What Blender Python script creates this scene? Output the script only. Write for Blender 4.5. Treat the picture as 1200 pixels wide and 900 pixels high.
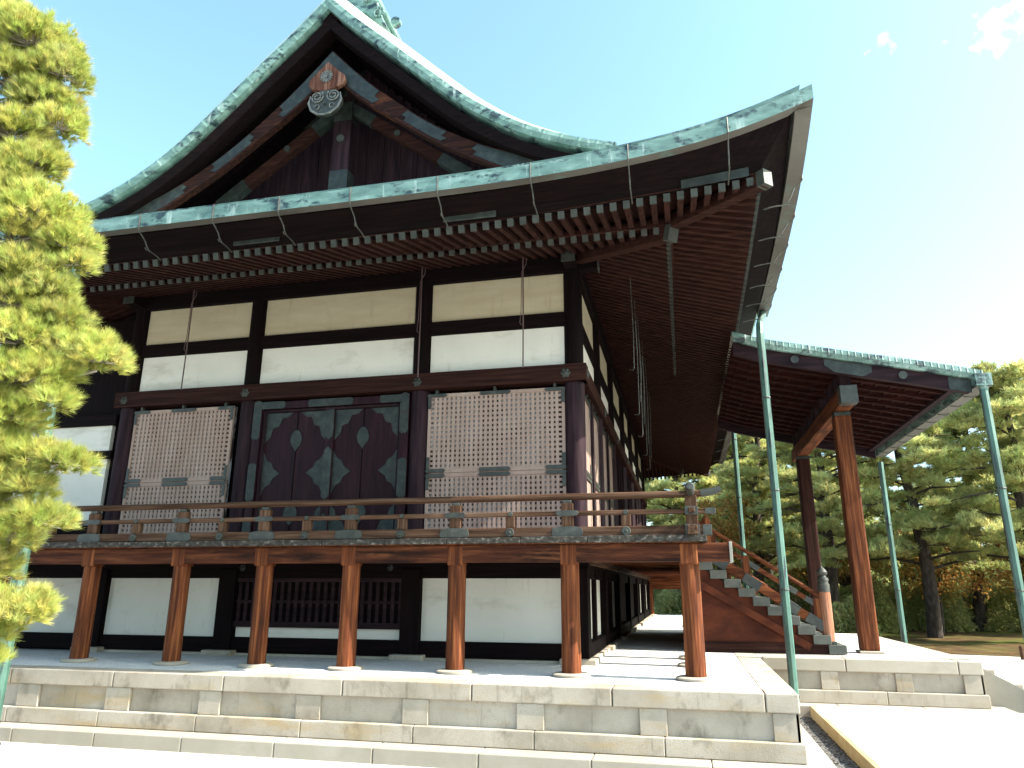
import bpy, math, random
import numpy as np
from mathutils import Vector, Matrix
R = math.radians
rnd = random.Random(7)
for o in list(bpy.data.objects): bpy.data.objects.remove(o)
sc = bpy.context.scene
# ---------------------------------------------------------------- camera
PITCH, ROLL, YAW, F = R(15.767), R(0.2105), R(-13.125), 847.05
cam = bpy.data.cameras.new('camera'); camo = bpy.data.objects.new('camera', cam)
sc.collection.objects.link(camo); sc.camera = camo
cam.sensor_fit = 'HORIZONTAL'; cam.sensor_width = 36; cam.lens = F / 1200 * 36
cam.clip_start = .05; cam.clip_end = 3000
fw = Vector((math.sin(YAW) * math.cos(PITCH), math.cos(YAW) * math.cos(PITCH), math.sin(PITCH)))
rt = Vector((math.cos(YAW), -math.sin(YAW), 0)); up = rt.cross(fw)
rt, up = math.cos(ROLL) * rt + math.sin(ROLL) * up, -math.sin(ROLL) * rt + math.cos(ROLL) * up
camo.matrix_world = Matrix(((rt.x, up.x, -fw.x, 1.5257), (rt.y, up.y, -fw.y, -10.8768), (rt.z, up.z, -fw.z, 1.02), (0, 0, 0, 1)))
# ---------------------------------------------------------------- sky, sun, exposure
SUNV = Vector((1, -.10, .835)).normalized()          # towards the sun
EL = math.asin(SUNV.z); AZ = math.atan2(SUNV.x, SUNV.y)
w = bpy.data.worlds.new('World'); sc.world = w; w.use_nodes = True
nt = w.node_tree; nt.nodes.clear()
out = nt.nodes.new('ShaderNodeOutputWorld'); bg = nt.nodes.new('ShaderNodeBackground')
sky = nt.nodes.new('ShaderNodeTexSky'); sky.sky_type = 'NISHITA'; sky.sun_disc = False
sky.sun_elevation = EL; sky.sun_rotation = AZ; sky.air_density = 1.0; sky.dust_density = 2.4; sky.ozone_density = 1.0
bg.inputs['Strength'].default_value = .14
geo = nt.nodes.new('ShaderNodeTexCoord')
cl = None
for d, rad in (((.3544, .7405, .5710), -.012), ((.2518, .7596, .5997), -.020), ((.392, .712, .584), .008), ((.3125, .7531, .5789), -.026)):
    vd = nt.nodes.new('ShaderNodeVectorMath'); vd.operation = 'DISTANCE'; vd.inputs[1].default_value = Vector(d).normalized()
    nz = nt.nodes.new('ShaderNodeTexNoise'); nz.inputs['Scale'].default_value = 55; nz.inputs['Detail'].default_value = 4
    nt.links.new(geo.outputs['Generated'], nz.inputs['Vector']); nt.links.new(geo.outputs['Generated'], vd.inputs[0])
    ad = nt.nodes.new('ShaderNodeMath'); ad.operation = 'MULTIPLY_ADD'; ad.inputs[1].default_value = -.07
    nt.links.new(nz.outputs[0], ad.inputs[0]); nt.links.new(vd.outputs['Value'], ad.inputs[2])
    mr = nt.nodes.new('ShaderNodeMapRange'); mr.inputs[1].default_value = rad - .006; mr.inputs[2].default_value = rad - .060
    nt.links.new(ad.outputs[0], mr.inputs[0])
    if cl is None: cl = mr.outputs[0]
    else:
        mx = nt.nodes.new('ShaderNodeMath'); mx.operation = 'MAXIMUM'
        nt.links.new(cl, mx.inputs[0]); nt.links.new(mr.outputs[0], mx.inputs[1]); cl = mx.outputs[0]
mix = nt.nodes.new('ShaderNodeMix'); mix.data_type = 'RGBA'
tn = nt.nodes.new('ShaderNodeMix'); tn.data_type = 'RGBA'; tn.blend_type = 'MULTIPLY'; tn.inputs[0].default_value = 1; tn.inputs[7].default_value = (.85, 1.04, 1.0, 1)
nt.links.new(sky.outputs[0], tn.inputs[6])
nt.links.new(cl, mix.inputs[0]); nt.links.new(tn.outputs[2], mix.inputs[6]); mix.inputs[7].default_value = (6, 6, 6, 1)
nt.links.new(mix.outputs[2], bg.inputs['Color']); nt.links.new(bg.outputs[0], out.inputs[0])
sl = bpy.data.lights.new('sun', 'SUN'); sl.energy = 4.6; sl.angle = R(.53); sl.color = (1, .93, .82)
so = bpy.data.objects.new('sun', sl); sc.collection.objects.link(so)
so.rotation_euler = SUNV.to_track_quat('Z', 'Y').to_euler()
sc.view_settings.view_transform = 'Standard'; sc.view_settings.look = 'None'
sc.view_settings.exposure = 1.95; sc.view_settings.gamma = 1
sc.render.engine = 'CYCLES'
sc.cycles.max_bounces = 8; sc.cycles.diffuse_bounces = 5; sc.cycles.transparent_max_bounces = 6

# ---------------------------------------------------------------- materials
def mat(name, cols, scale=(3, 3, 3), rough=.7, bump=.15, bscale=None, detail=6, spec=.3, metal=0, rand=.0, coord='Object',
        stops=None, patch=None, trans=0, tint=False):
    """cols: 2-3 colours blended by stretched noise. patch=(colour, scale, lo, hi) second noise layer."""
    m = bpy.data.materials.new(name); m.use_nodes = True; n = m.node_tree.nodes; l = m.node_tree.links
    b = n['Principled BSDF']; b.inputs['Roughness'].default_value = rough; b.inputs['Metallic'].default_value = metal
    b.inputs['Specular IOR Level'].default_value = spec
    tc = n.new('ShaderNodeTexCoord'); mp = n.new('ShaderNodeMapping'); mp.inputs['Scale'].default_value = scale
    oi = n.new('ShaderNodeObjectInfo')
    l.new(tc.outputs[coord], mp.inputs['Vector'])
    cm = n.new('ShaderNodeCombineXYZ'); ml = n.new('ShaderNodeMath'); ml.operation = 'MULTIPLY'; ml.inputs[1].default_value = 37
    l.new(oi.outputs['Random'], ml.inputs[0])
    for i in range(3): l.new(ml.outputs[0], cm.inputs[i])
    l.new(cm.outputs[0], mp.inputs['Location'])
    nz = n.new('ShaderNodeTexNoise'); nz.inputs['Scale'].default_value = 1; nz.inputs['Detail'].default_value = detail; nz.inputs['Roughness'].default_value = .62
    l.new(mp.outputs[0], nz.inputs['Vector'])
    cr = n.new('ShaderNodeValToRGB'); st = stops or [.3 + .4 * i / (len(cols) - 1) for i in range(len(cols))]
    e = cr.color_ramp.elements
    while len(e) < len(cols): e.new(.5)
    for i, c in enumerate(cols): e[i].position = st[i]; e[i].color = (*c, 1)
    l.new(nz.outputs[0], cr.inputs[0]); col = cr.outputs[0]
    if patch:
        for (pc, ps, lo, hi) in (patch if isinstance(patch, list) else [patch]):
            m2 = n.new('ShaderNodeMapping'); m2.inputs['Scale'].default_value = ps if isinstance(ps, tuple) else (ps,) * 3
            l.new(tc.outputs[coord], m2.inputs['Vector'])
            l.new(cm.outputs[0], m2.inputs['Location'])
            n2 = n.new('ShaderNodeTexNoise'); n2.inputs['Scale'].default_value = 1; n2.inputs['Detail'].default_value = 7; n2.inputs['Roughness'].default_value = .65
            l.new(m2.outputs[0], n2.inputs['Vector'])
            r2 = n.new('ShaderNodeMapRange'); r2.inputs[1].default_value = lo; r2.inputs[2].default_value = hi
            l.new(n2.outputs[0], r2.inputs[0])
            mxx = n.new('ShaderNodeMix'); mxx.data_type = 'RGBA'; l.new(r2.outputs[0], mxx.inputs[0]); l.new(col, mxx.inputs[6])
            mxx.inputs[7].default_value = (*pc, 1); col = mxx.outputs[2]
    if tint:
        at = n.new('ShaderNodeAttribute'); at.attribute_name = 'tint'
        mt = n.new('ShaderNodeMix'); mt.data_type = 'RGBA'; mt.blend_type = 'MULTIPLY'; mt.inputs[0].default_value = 1
        l.new(col, mt.inputs[6]); l.new(at.outputs['Color'], mt.inputs[7]); col = mt.outputs[2]
    if rand:
        hs = n.new('ShaderNodeHueSaturation'); mr = n.new('ShaderNodeMapRange'); mr.inputs[3].default_value = 1 - rand; mr.inputs[4].default_value = 1 + rand
        l.new(oi.outputs['Random'], mr.inputs[0]); l.new(mr.outputs[0], hs.inputs['Value']); l.new(col, hs.inputs['Color']); col = hs.outputs[0]
    l.new(col, b.inputs['Base Color'])
    if bump:
        bp = n.new('ShaderNodeBump'); bp.inputs['Strength'].default_value = bump; bp.inputs['Distance'].default_value = .02
        if bscale:
            n3 = n.new('ShaderNodeTexNoise'); n3.inputs['Scale'].default_value = bscale; n3.inputs['Detail'].default_value = 4
            l.new(tc.outputs[coord], n3.inputs['Vector']); l.new(n3.outputs[0], bp.inputs['Height'])
        else: l.new(nz.outputs[0], bp.inputs['Height'])
        l.new(bp.outputs[0], b.inputs['Normal'])
    if trans:
        tr = n.new('ShaderNodeBsdfTranslucent'); l.new(col, tr.inputs[0]); ms = n.new('ShaderNodeMixShader'); ms.inputs[0].default_value = trans
        l.new(b.outputs[0], ms.inputs[1]); l.new(tr.outputs[0], ms.inputs[2]); l.new(ms.outputs[0], n['Material Output'].inputs[0])
    return m
def wood(name, cols, axis, fine=26, **k):
    s = [fine] * 3; s[axis] = 1.1
    k.setdefault('bump', .35); k.setdefault('rough', .75); k.setdefault('spec', .10); k.setdefault('rand', .12)
    return mat(name, cols, tuple(s), **k)
RED = [(.030, .009, .005), (.10, .029, .011), (.22, .075, .027)]
WEA = [(.022, .0105, .006), (.062, .031, .018), (.12, .072, .047)]
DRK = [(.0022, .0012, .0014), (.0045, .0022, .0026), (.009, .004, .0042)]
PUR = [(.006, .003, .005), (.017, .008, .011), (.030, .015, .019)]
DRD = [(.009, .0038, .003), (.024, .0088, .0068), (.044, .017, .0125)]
M = {}
for i, a in enumerate('xyz'):
    M['red' + a] = wood('reddish weathered wood ' + a, RED, i, patch=((.012, .005, .004), (1.5, 2.5, 6) if i < 2 else (7, 7, .8), .52, .74))
    M['wea' + a] = wood('grey brown rail wood ' + a, WEA, i)
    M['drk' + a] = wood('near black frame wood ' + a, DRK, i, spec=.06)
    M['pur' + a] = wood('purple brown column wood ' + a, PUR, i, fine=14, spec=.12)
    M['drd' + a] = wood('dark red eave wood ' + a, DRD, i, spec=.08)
M['bargex'] = wood('dark weathered bargeboard wood', [(.006, .003, .003), (.022, .008, .006), (.05, .017, .010)], 0, patch=((.10, .032, .014), (.45, 1, 1), .56, .66))
M['pink'] = wood('sun bleached pink brown wood', [(.07, .022, .012), (.22, .095, .055), (.34, .19, .13)], 2, fine=18)
M['copper'] = mat('verdigris copper', [(.055, .105, .092), (.105, .19, .165), (.20, .31, .28)], (2.2, 2.2, 7), .5, .12, spec=.5,
                  patch=[((.012, .028, .034), (3.2, 3.2, 6), .53, .62), ((.33, .42, .39), (9, 9, 1.5), .58, .72)])
M['copper2'] = mat('clean verdigris pipe', [(.020, .058, .044), (.040, .105, .082), (.075, .16, .13)], (3, 3, 1.2), .5, .1, spec=.5,
                   patch=((.006, .016, .022), (18, 18, 1.5), .54, .60))
M['cdark'] = mat('dark green bronze fitting', [(.012, .013, .0105), (.025, .027, .0215), (.048, .050, .041)], (9, 9, 9), .5, .2, spec=.5)
M['ccap'] = mat('grey green metal cap', [(.020, .022, .019), (.045, .050, .043)], (8, 8, 8), .5, .1, rand=.15)
M['cgreen'] = mat('mottled green copper fitting', [(.006, .008, .0068), (.014, .019, .016), (.032, .041, .035)], (7, 7, 7), .55, .25, spec=.4,
                  patch=((.016, .008, .006), 5, .58, .68))
M['gutbot'] = mat('pale grey gutter underside', [(.07, .066, .058), (.12, .115, .10)], (1, 1, 1), .6, .05, patch=((.08, .13, .11), 3, .58, .7))
M['silver'] = mat('highlight toned pale metal relief', [(.05, .055, .055), (.17, .17, .16)], (14, 14, 14), .5, .1)  # paler than the boards behind: metal highlights put into the colour
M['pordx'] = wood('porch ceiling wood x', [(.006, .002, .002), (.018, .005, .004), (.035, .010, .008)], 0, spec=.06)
M['beamx'] = wood('dark weathered veranda beam', [(.020, .0065, .004), (.060, .018, .0085), (.14, .046, .019)], 0, fine=18, patch=[((.016, .006, .004), (.9, 2, 5), .50, .64), ((.17, .06, .024), (.8, 2, 8), .60, .75)])
M['pred'] = mat('red brown boarded stair side', [(.030, .008, .004), (.068, .017, .008), (.11, .030, .013)], (1.6, 1.6, 3.5), .7, .2, spec=.12, patch=((.03, .010, .006), (2.4, 2.4, 2.4), .56, .74))
M['pink2'] = wood('weathered pendant wood', [(.035, .012, .009), (.11, .045, .030), (.24, .13, .095)], 2, fine=14)
M['capw'] = mat('pale painted beam end', [(.20, .19, .16), (.30, .29, .25)], (3, 3, 3), .7, .1)
M['roof'] = mat('copper roof sheet paled for sun glare', [(.28, .36, .32), (.42, .50, .45)], (1, 1, 1), .42, .1, spec=.6)  # same copper, paled so the sun glare sits in the colour
M['plaster'] = mat('white plaster', [(.50, .485, .445), (.58, .56, .51), (.63, .605, .555)], (.8, .8, .8), .9, .05, bscale=60, spec=.1, stops=[.2, .5, .8],
                   patch=[((.38, .35, .29), (1.2, 1.2, 3), .55, .80), ((.36, .33, .27), (9, 9, 1.0), .60, .80)])
M['cream'] = mat('cream plaster', [(.33, .285, .19), (.39, .34, .235), (.43, .385, .28)], (1, 1, 5), .9, .05, bscale=60, spec=.1, stops=[.2, .5, .8], patch=((.30, .25, .17), (7, 7, 1.0), .58, .80))  # cream base with darker streaks for the top row of panels
M['stone'] = mat('pale granite', [(.235, .20, .155), (.335, .29, .235), (.40, .35, .29)], (1.3, 1.3, 1.3), .85, .22, bscale=110, spec=.2, rand=.05,
                 patch=[((.11, .09, .062), (3.2, 3.2, 2.2), .56, .76), ((.34, .24, .12), (.9, .9, 3.6), .53, .76), ((.13, .11, .08), (16, 16, 1.1), .60, .80), ((.20, .185, .16), (110, 110, 110), .55, .68)])
M['stonel'] = mat('pale granite top', [(.27, .235, .185), (.36, .32, .265)], (1.3, 1.3, 1.3), .85, .2, bscale=110, spec=.2, rand=.05,
                  patch=[((.25, .22, .17), (1.2, 1.2, 1.2), .6, .8), ((.3, .28, .24), (60, 60, 60), .54, .68)])
M['stained'] = mat('tan stained kerb stone', [(.24, .17, .08), (.36, .28, .15), (.45, .38, .26)], (1.5, 1.5, 1.5), .85, .4, bscale=40, spec=.2)
M['joint'] = mat('dark stone joint', [(.035, .03, .022), (.07, .06, .045)], (3, 3, 3), .95, .2)
M['gravel'] = mat('white gravel', [(.32, .32, .31), (.52, .515, .50), (.62, .61, .59)], (38, 38, 38), .95, .9, spec=.1, detail=3)
M['court'] = mat('raked white courtyard gravel', [(.33, .32, .30), (.42, .41, .385), (.48, .47, .45)], (30, 30, 30), .95, .6, spec=.1, patch=((.34, .325, .28), .35, .55, .8))
M['pave'] = mat('pale paving', [(.42, .40, .37), (.50, .48, .45)], (.8, .8, .8), .9, .2, bscale=50, spec=.1)
M['earth'] = mat('shade darkened mossy earth with leaf litter', [(.03, .018, .009), (.065, .042, .02), (.10, .085, .03)], (1.2, 1.2, 1.2), .95, .6, spec=.05,  # moss and litter tones, darkened to carry the tree shade in the colour
                 patch=[((.06, .075, .015), .35, .5, .62), ((.14, .06, .02), 6, .56, .66)])
M['pebble'] = mat('grey pebbles', [(.025, .024, .022), (.085, .08, .075), (.20, .19, .18)], (14, 14, 14), .8, .2)
M['white_lat'] = mat('pale pinkish lattice wood', [(.265, .185, .152), (.30, .215, .18), (.335, .25, .212)], (5, 5, 1.2), .8, .1, spec=.1)
M['latback'] = mat('torn paper behind lattice', [(.36, .38, .40), (.24, .235, .235), (.030, .018, .016)], (2.2, 2.2, 1.2), .9, 0, stops=[.42, .485, .525], detail=10)
M['doorw'] = wood('purple lacquered door wood', [(.007, .0022, .0035), (.017, .005, .008), (.027, .009, .012)], 2, fine=10, rough=.4)
M['tread'] = mat('grey green painted tread', [(.05, .053, .046), (.09, .093, .08)], (5, 5, 5), .6, .1)
M['edgew'] = mat('lichen speckled plank edge', [(.014, .011, .009), (.04, .034, .028), (.22, .21, .185)], (14, 14, 20), .85, .4, stops=[.35, .55, .74])
M['needle'] = mat('sunlit pine needle', [(.30, .35, .075), (.44, .46, .13), (.55, .52, .22)], (4, 4, 4), .5, 0, spec=.35, trans=.55, tint=True)
M['needleb'] = mat('distant pine needle', [(.33, .37, .14), (.48, .49, .20), (.60, .58, .29)], (.7, .7, .7), .6, 0, spec=.2, trans=.48, tint=True)
M['maple'] = mat('autumn maple leaf', [(.34, .09, .03), (.34, .20, .06), (.26, .27, .06)], (1.2, 1.2, 1.2), .6, 0, spec=.2, trans=.45, tint=True)
M['bark'] = mat('dark pine bark', [(.014, .010, .008), (.042, .030, .023), (.085, .065, .052)], (9, 9, 2.5), .95, 1.0)
M['branch'] = mat('pale bare branch', [(.16, .13, .10), (.34, .30, .26)], (9, 9, 9), .9, .4)
M['wire'] = mat('pale rusty wire', [(.03, .032, .027), (.08, .083, .073)], (4, 4, 20), .5, 0, metal=.3)
M['rod'] = mat('dark iron rod', [(.05, .03, .03), (.10, .06, .06)], (8, 8, 3), .6, 0)
M['ctile'] = mat('boundary wall plaster', [(.07, .063, .052), (.11, .10, .085)], (.5, .5, .5), .9, .1)

# ---------------------------------------------------------------- mesh helpers
class MB:
    def __init__(s): s.v = []; s.f = []
    def add(s, vs, fs):
        k = len(s.v); s.v += [tuple(v) for v in vs]; s.f += [tuple(i + k for i in f) for f in fs]; return s
    def box(s, x0, x1, y0, y1, z0, z1):
        return s.add([(x0, y0, z0), (x1, y0, z0), (x1, y1, z0), (x0, y1, z0), (x0, y0, z1), (x1, y0, z1), (x1, y1, z1), (x0, y1, z1)],
                     [(0, 3, 2, 1), (4, 5, 6, 7), (0, 1, 5, 4), (1, 2, 6, 5), (2, 3, 7, 6), (3, 0, 4, 7)])
    def bar(s, p, q, wd, h, upv=(0, 0, 1)):
        p = Vector(p); q = Vector(q); d = (q - p).normalized(); r = d.cross(Vector(upv)).normalized(); u = r.cross(d)
        vs = []
        for c in (p, q):
            for a, b in ((-1, -1), (1, -1), (1, 1), (-1, 1)): vs.append(c + r * a * wd / 2 + u * b * h / 2)
        return s.add(vs, [(0, 1, 2, 3), (7, 6, 5, 4), (0, 4, 5, 1), (1, 5, 6, 2), (2, 6, 7, 3), (3, 7, 4, 0)])
    def tube(s, pts, rad, n=10, caps=True):
        pts = [Vector(p) for p in pts]; rad = rad if isinstance(rad, (list, tuple)) else [rad] * len(pts)
        vs = []; fs = []; ref = None
        for i, p in enumerate(pts):
            d = (pts[min(i + 1, len(pts) - 1)] - pts[max(i - 1, 0)]).normalized()
            if ref is None: ref = Vector((0, 0, 1)) if abs(d.z) < .9 else Vector((1, 0, 0))
            a = d.cross(ref).normalized(); b = d.cross(a); ref = -b if False else ref
            for k in range(n): t = 2 * math.pi * k / n; vs.append(p + (a * math.cos(t) + b * math.sin(t)) * rad[i])
        for i in range(len(pts) - 1):
            for k in range(n): fs.append((i * n + k, i * n + (k + 1) % n, (i + 1) * n + (k + 1) % n, (i + 1) * n + k))
        if caps: fs.append(tuple(range(n - 1, -1, -1))); fs.append(tuple(range((len(pts) - 1) * n, len(pts) * n)))
        return s.add(vs, fs)
    def lathe(s, c, prof, n=20):   # prof [(r,z)...] around vertical axis at c
        return s.tube([(c[0], c[1], c[2] + z) for r, z in prof], [max(r, .001) for r, z in prof], n)
    def prism(s, poly, y0, y1, ax='y'):   # poly of (x,z) between two y planes (ax 'x': poly of (y,z), extruded in x)
        n = len(poly); f = (lambda a, t, b: (a, t, b)) if ax == 'y' else (lambda a, t, b: (t, a, b)) if ax == 'x' else (lambda a, t, b: (a, b, t))
        vs = [f(a, y0, b) for a, b in poly] + [f(a, y1, b) for a, b in poly]
        return s.add(vs, [tuple(range(n)), tuple(range(2 * n - 1, n - 1, -1))] + [(i, i + n, (i + 1) % n + n, (i + 1) % n) for i in range(n)])
    def grid(s, rows):
        n = len(rows[0]); vs = [p for r in rows for p in r]
        return s.add(vs, [(i * n + j, i * n + j + 1, (i + 1) * n + j + 1, (i + 1) * n + j) for i in range(len(rows) - 1) for j in range(n - 1)])
    def build(s, name, m, parent=None, bevel=0, smooth=False):
        off = Vector((0, 0, 0)); p = parent
        while p is not None: off += p.location; p = p.parent
        me = bpy.data.meshes.new(name); me.from_pydata([tuple(Vector(v) - off) for v in s.v], [], s.f)
        import bmesh
        bm = bmesh.new(); bm.from_mesh(me); bmesh.ops.recalc_face_normals(bm, faces=bm.faces); bm.to_mesh(me); bm.free()
        me.materials.append(m); o = bpy.data.objects.new(name, me); sc.collection.objects.link(o); o.parent = parent
        if smooth:
            me.polygons.foreach_set('use_smooth', [True] * len(me.polygons)); me.set_sharp_from_angle(angle=R(40))
        if bevel:
            b = o.modifiers.new('bevel', 'BEVEL'); b.width = bevel; b.segments = 2; b.limit_method = 'ANGLE'; b.angle_limit = R(40)
        return o
def tag(o, label=None, cat=None, group=None, kind=None):
    for k, v in (('label', label), ('category', cat), ('group', group), ('kind', kind)):
        if v: o[k] = v
    return o
def empty(name, loc, *a, **k):
    o = bpy.data.objects.new(name, None); sc.collection.objects.link(o); o.location = loc; return tag(o, *a, **k)
def box(name, m, parent, *b, bevel=.008): return MB().box(*b).build(name, m, parent, bevel)
def copyto(src, parent, loc):
    o = src.copy(); sc.collection.objects.link(o); o.parent = parent; o.location = loc; return o
def interp(tab, x):
    xs = [a for a, b in tab]; ys = [b for a, b in tab]
    if x <= xs[0]: return ys[0]
    if x >= xs[-1]: return ys[-1] + (x - xs[-1]) * (ys[-1] - ys[-2]) / (xs[-1] - xs[-2])
    for i in range(len(xs) - 1):
        if x <= xs[i + 1]:
            h = xs[i + 1] - xs[i]; t = (x - xs[i]) / h
            g = lambda j: (ys[min(j + 1, len(ys) - 1)] - ys[max(j - 1, 0)]) / (xs[min(j + 1, len(xs) - 1)] - xs[max(j - 1, 0)])
            a, b = g(i) * h, g(i + 1) * h
            return (2 * t**3 - 3 * t**2 + 1) * ys[i] + (t**3 - 2 * t**2 + t) * a + (-2 * t**3 + 3 * t**2) * ys[i + 1] + (t**3 - t**2) * b

# ================================================================ SETTING
GZ = -.80
CX = -4.11                       # centre line of the gable and of the door bay
LW = 2 * CX                      # left wall x
YB = 18.3                        # back wall
g = MB(); g.box(-400, 400, -200, 800, GZ - 1, GZ); tag(g.build('ground', M['court']), kind='structure')
e = MB(); ep = []
for k in range(70):
    a = -60 + k * 2.2; ep.append((a, 13.3 + .9 * math.sin(a * .31) + .5 * math.sin(a * .83) + (1.5 if a < 2 else 0)))
ep += [(300, 13), (300, 600), (-300, 600), (-300, 13)]
e.prism(ep, GZ - .2, GZ + .012, 'z'); tag(e.build('forest_floor', M['earth']), kind='structure')
# paved path block at the right, with its stained kerb
pth = MB(); pth.box(3.27, 9.6, -9, 1.36, GZ - .1, GZ + .156); tag(pth.build('path', M['pave'], bevel=.01), kind='structure')
kb = empty('kerb', (3.2, 1.4, GZ), kind='structure')
k1 = MB()
for y in np.arange(-9, 1.4, 1.3): k1.box(3.2, 3.268, y + .004, min(y + 1.296, 1.44), GZ - .1, GZ + .163)
k1.build('kerb_stone', M['stained'], kb, bevel=.008)
k2 = MB()
for x in np.arange(3.272, 9.6, 1.25): k2.box(x, x + 1.244, 1.362, 1.44, GZ - .1, GZ + .163)
k2.build('kerb_stone', M['stonel'], kb, bevel=.008)

# ================================================================ STONE PLATFORMS
def platform(name, label, x0, x1, y0, y1, z0, pil, sides, gravel, inset=.34):
    """layered platform; pil: list of (x0,x1) pilasters along the front; sides: also right side face."""
    t = empty(name, ((x0 + x1) / 2, y0, GZ), label, 'platform')
    ct = -.185; pt = -.45; bt = -.635
    MB().box(x0 + .06, x1 - .06, y0 + .06, y1 - .06, GZ, -.05).build('core', M['joint'], t)
    # cap stones (front, right side, left side)
    c = MB(); xs = list(np.arange(x1, x0 - .1, -1.62)); xs[0] = x1; L = [xs[0], xs[0] - .33] + [xs[0] - .33 - 1.55 * k for k in range(1, 12)]
    L = [v for v in L if v > x0 + .3] + [x0]
    for a, b in zip(L[1:], L[:-1]): c.box(a + .005, b - .005, y0, y0 + inset, ct, 0)
    L2 = [y0 + inset + 1.6 * k for k in range(20)]; L2 = [v for v in L2 if v < y1 - .4] + [y1]
    for a, b in zip(L2[:-1], L2[1:]):
        c.box(x1 - inset, x1, a + .003, b - .003, ct, 0); c.box(x0, x0 + inset, a + .003, b - .003, ct, 0)
    c.build('cap_stone', M['stonel'] if not sides else M['stone'], t, bevel=.012)
    # front panels and pilasters
    p = MB(); p.box(x0 + .05, x1 - .05, y0 + .055, y0 + .3, pt - .02, ct - .002); p.build('panel_stone', M['stone'], t)
    for a, b in pil: MB().box(a, b, y0 + .016, y0 + .052, pt, ct - .002).build('pilaster', M['stone'], t, bevel=.006)
    p = MB(); p.box(x1 - .3, x1 - .055, y0 + .31, y1, pt - .02, ct - .002); p.build('panel_stone', M['stone'], t)
    q = MB(); yy = y0 + .016
    q.box(x1 - .052, x1 - .016, yy, yy + .28, pt, ct - .002)
    while yy < y1 - 1.6:
        yy += 1.3; q.box(x1 - .052, x1 - .016, yy, yy + .28, pt, ct - .002)
    q.build('pilaster', M['stone'], t, bevel=.006)
    b = MB(); k = x1 + .02
    while k > x0:
        b.box(max(k - 1.37, x0) + .003, k - .003, y0 - .03, y0 + .3, bt, pt - .003); k -= 1.37
    yy = y0 + .3
    while yy < y1:
        b.box(x1 - .3, x1 + .02, yy + .003, min(yy + 1.4, y1) - .003, bt, pt - .003); yy += 1.4
    b.build('base_course', M['stone'], t, bevel=.01)
    st = MB(); k = x1 + .28
    while k > x0:
        st.box(max(k - 1.18, x0) + .003, k - .003, y0 - .30, y0 + .2, GZ - .05, bt + .012 - .016); k -= 1.18
    yy = y0 + .2
    while yy < (min(y1, z0) if z0 else y1):
        st.box(x1 - .2, x1 + .28, yy + .003, yy + 1.3 - .003, GZ - .05, bt - .004); yy += 1.3
    st.build('step_stone', M['stonel'], t, bevel=.012)
    MB().box(x0 + inset, x1 - inset, y0 + inset, y1, -.03, -.006).build('gravel_bed' if gravel else 'paving', M['gravel'] if gravel else M['pave'], t)
    return t
PIL = [(-9.9, -9.55), (-8.3, -7.95), (-6.93, -6.6), (-5.6, -5.25), (-4.28, -3.99), (-2.99, -2.68), (-1.67, -1.365), (-.35, -.05), (.97, 1.25), (2.3, 2.554)]
hp = platform('stone_platform', 'long pale granite platform with recessed panels under the main hall', -11.6, 2.57, -2.57, 21, 0.4, PIL, True, True)
pp = platform('stone_platform', 'smaller pale stone platform under the entrance porch and stairs', 2.62, 5.70, 1.72, 8.9, 0, [(3.45, 3.7), (4.5, 4.73), (5.42, 5.684)], False, False, inset=.4)
MB().box(2.575, 3.1, 1.8, 8.8, -.17, -.004).build('paving', M['pave'], pp)
# stone steps on the outer side of the porch platform
for k in range(3):
    MB().box(5.705 + .36 * k, 5.70 + .36 * (k + 1), 2.35, 8.2, GZ, -.16 - .2 * k).build('step_stone', M['stonel'], pp, bevel=.012)
for y in (2.02, 8.22):
    MB().prism([(5.705, -.12), (5.8, -.12), (6.75, -.66), (6.75, GZ), (5.705, GZ)], y, y + .32).build('cheek_stone', M['stonel'], pp, bevel=.012)
# drain of loose pebbles beside the platform (countless)
rp = random.Random(3); pb = MB()
for i in range(2600):
    x = rp.uniform(2.87, 3.19); y = rp.uniform(-4.2, 1.3)
    if x < 2.98 and rp.random() < .5: continue
    r = rp.uniform(.010, .026); vs = []
    rz = rp.uniform(0, 3.14); sx, sy, sz = rp.uniform(.8, 1.4), rp.uniform(.7, 1), rp.uniform(.5, .8)
    for th, ph in ((0, 0),) + tuple((60, a) for a in range(0, 360, 60)) + tuple((120, a) for a in range(30, 390, 60)) + ((180, 0),):
        a = R(th); b = R(ph) + rz
        vs.append((x + r * sx * math.sin(a) * math.cos(b), y + r * sy * math.sin(a) * math.sin(b), GZ + .008 + r * sz * math.cos(a)))
    fs = [(0, 1 + k, 1 + (k + 1) % 6) for k in range(6)] + [(1 + k, 7 + k, 1 + (k + 1) % 6) for k in range(6)] + [(1 + (k + 1) % 6, 7 + k, 7 + (k + 1) % 6) for k in range(6)] + [(13, 7 + (k + 1) % 6, 7 + k) for k in range(6)]
    pb.add(vs, fs)
tag(pb.build('pebbles', M['pebble'], smooth=True), 'dark grey pebbles filling the drain beside the platform', 'pebbles', kind='stuff')
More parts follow.
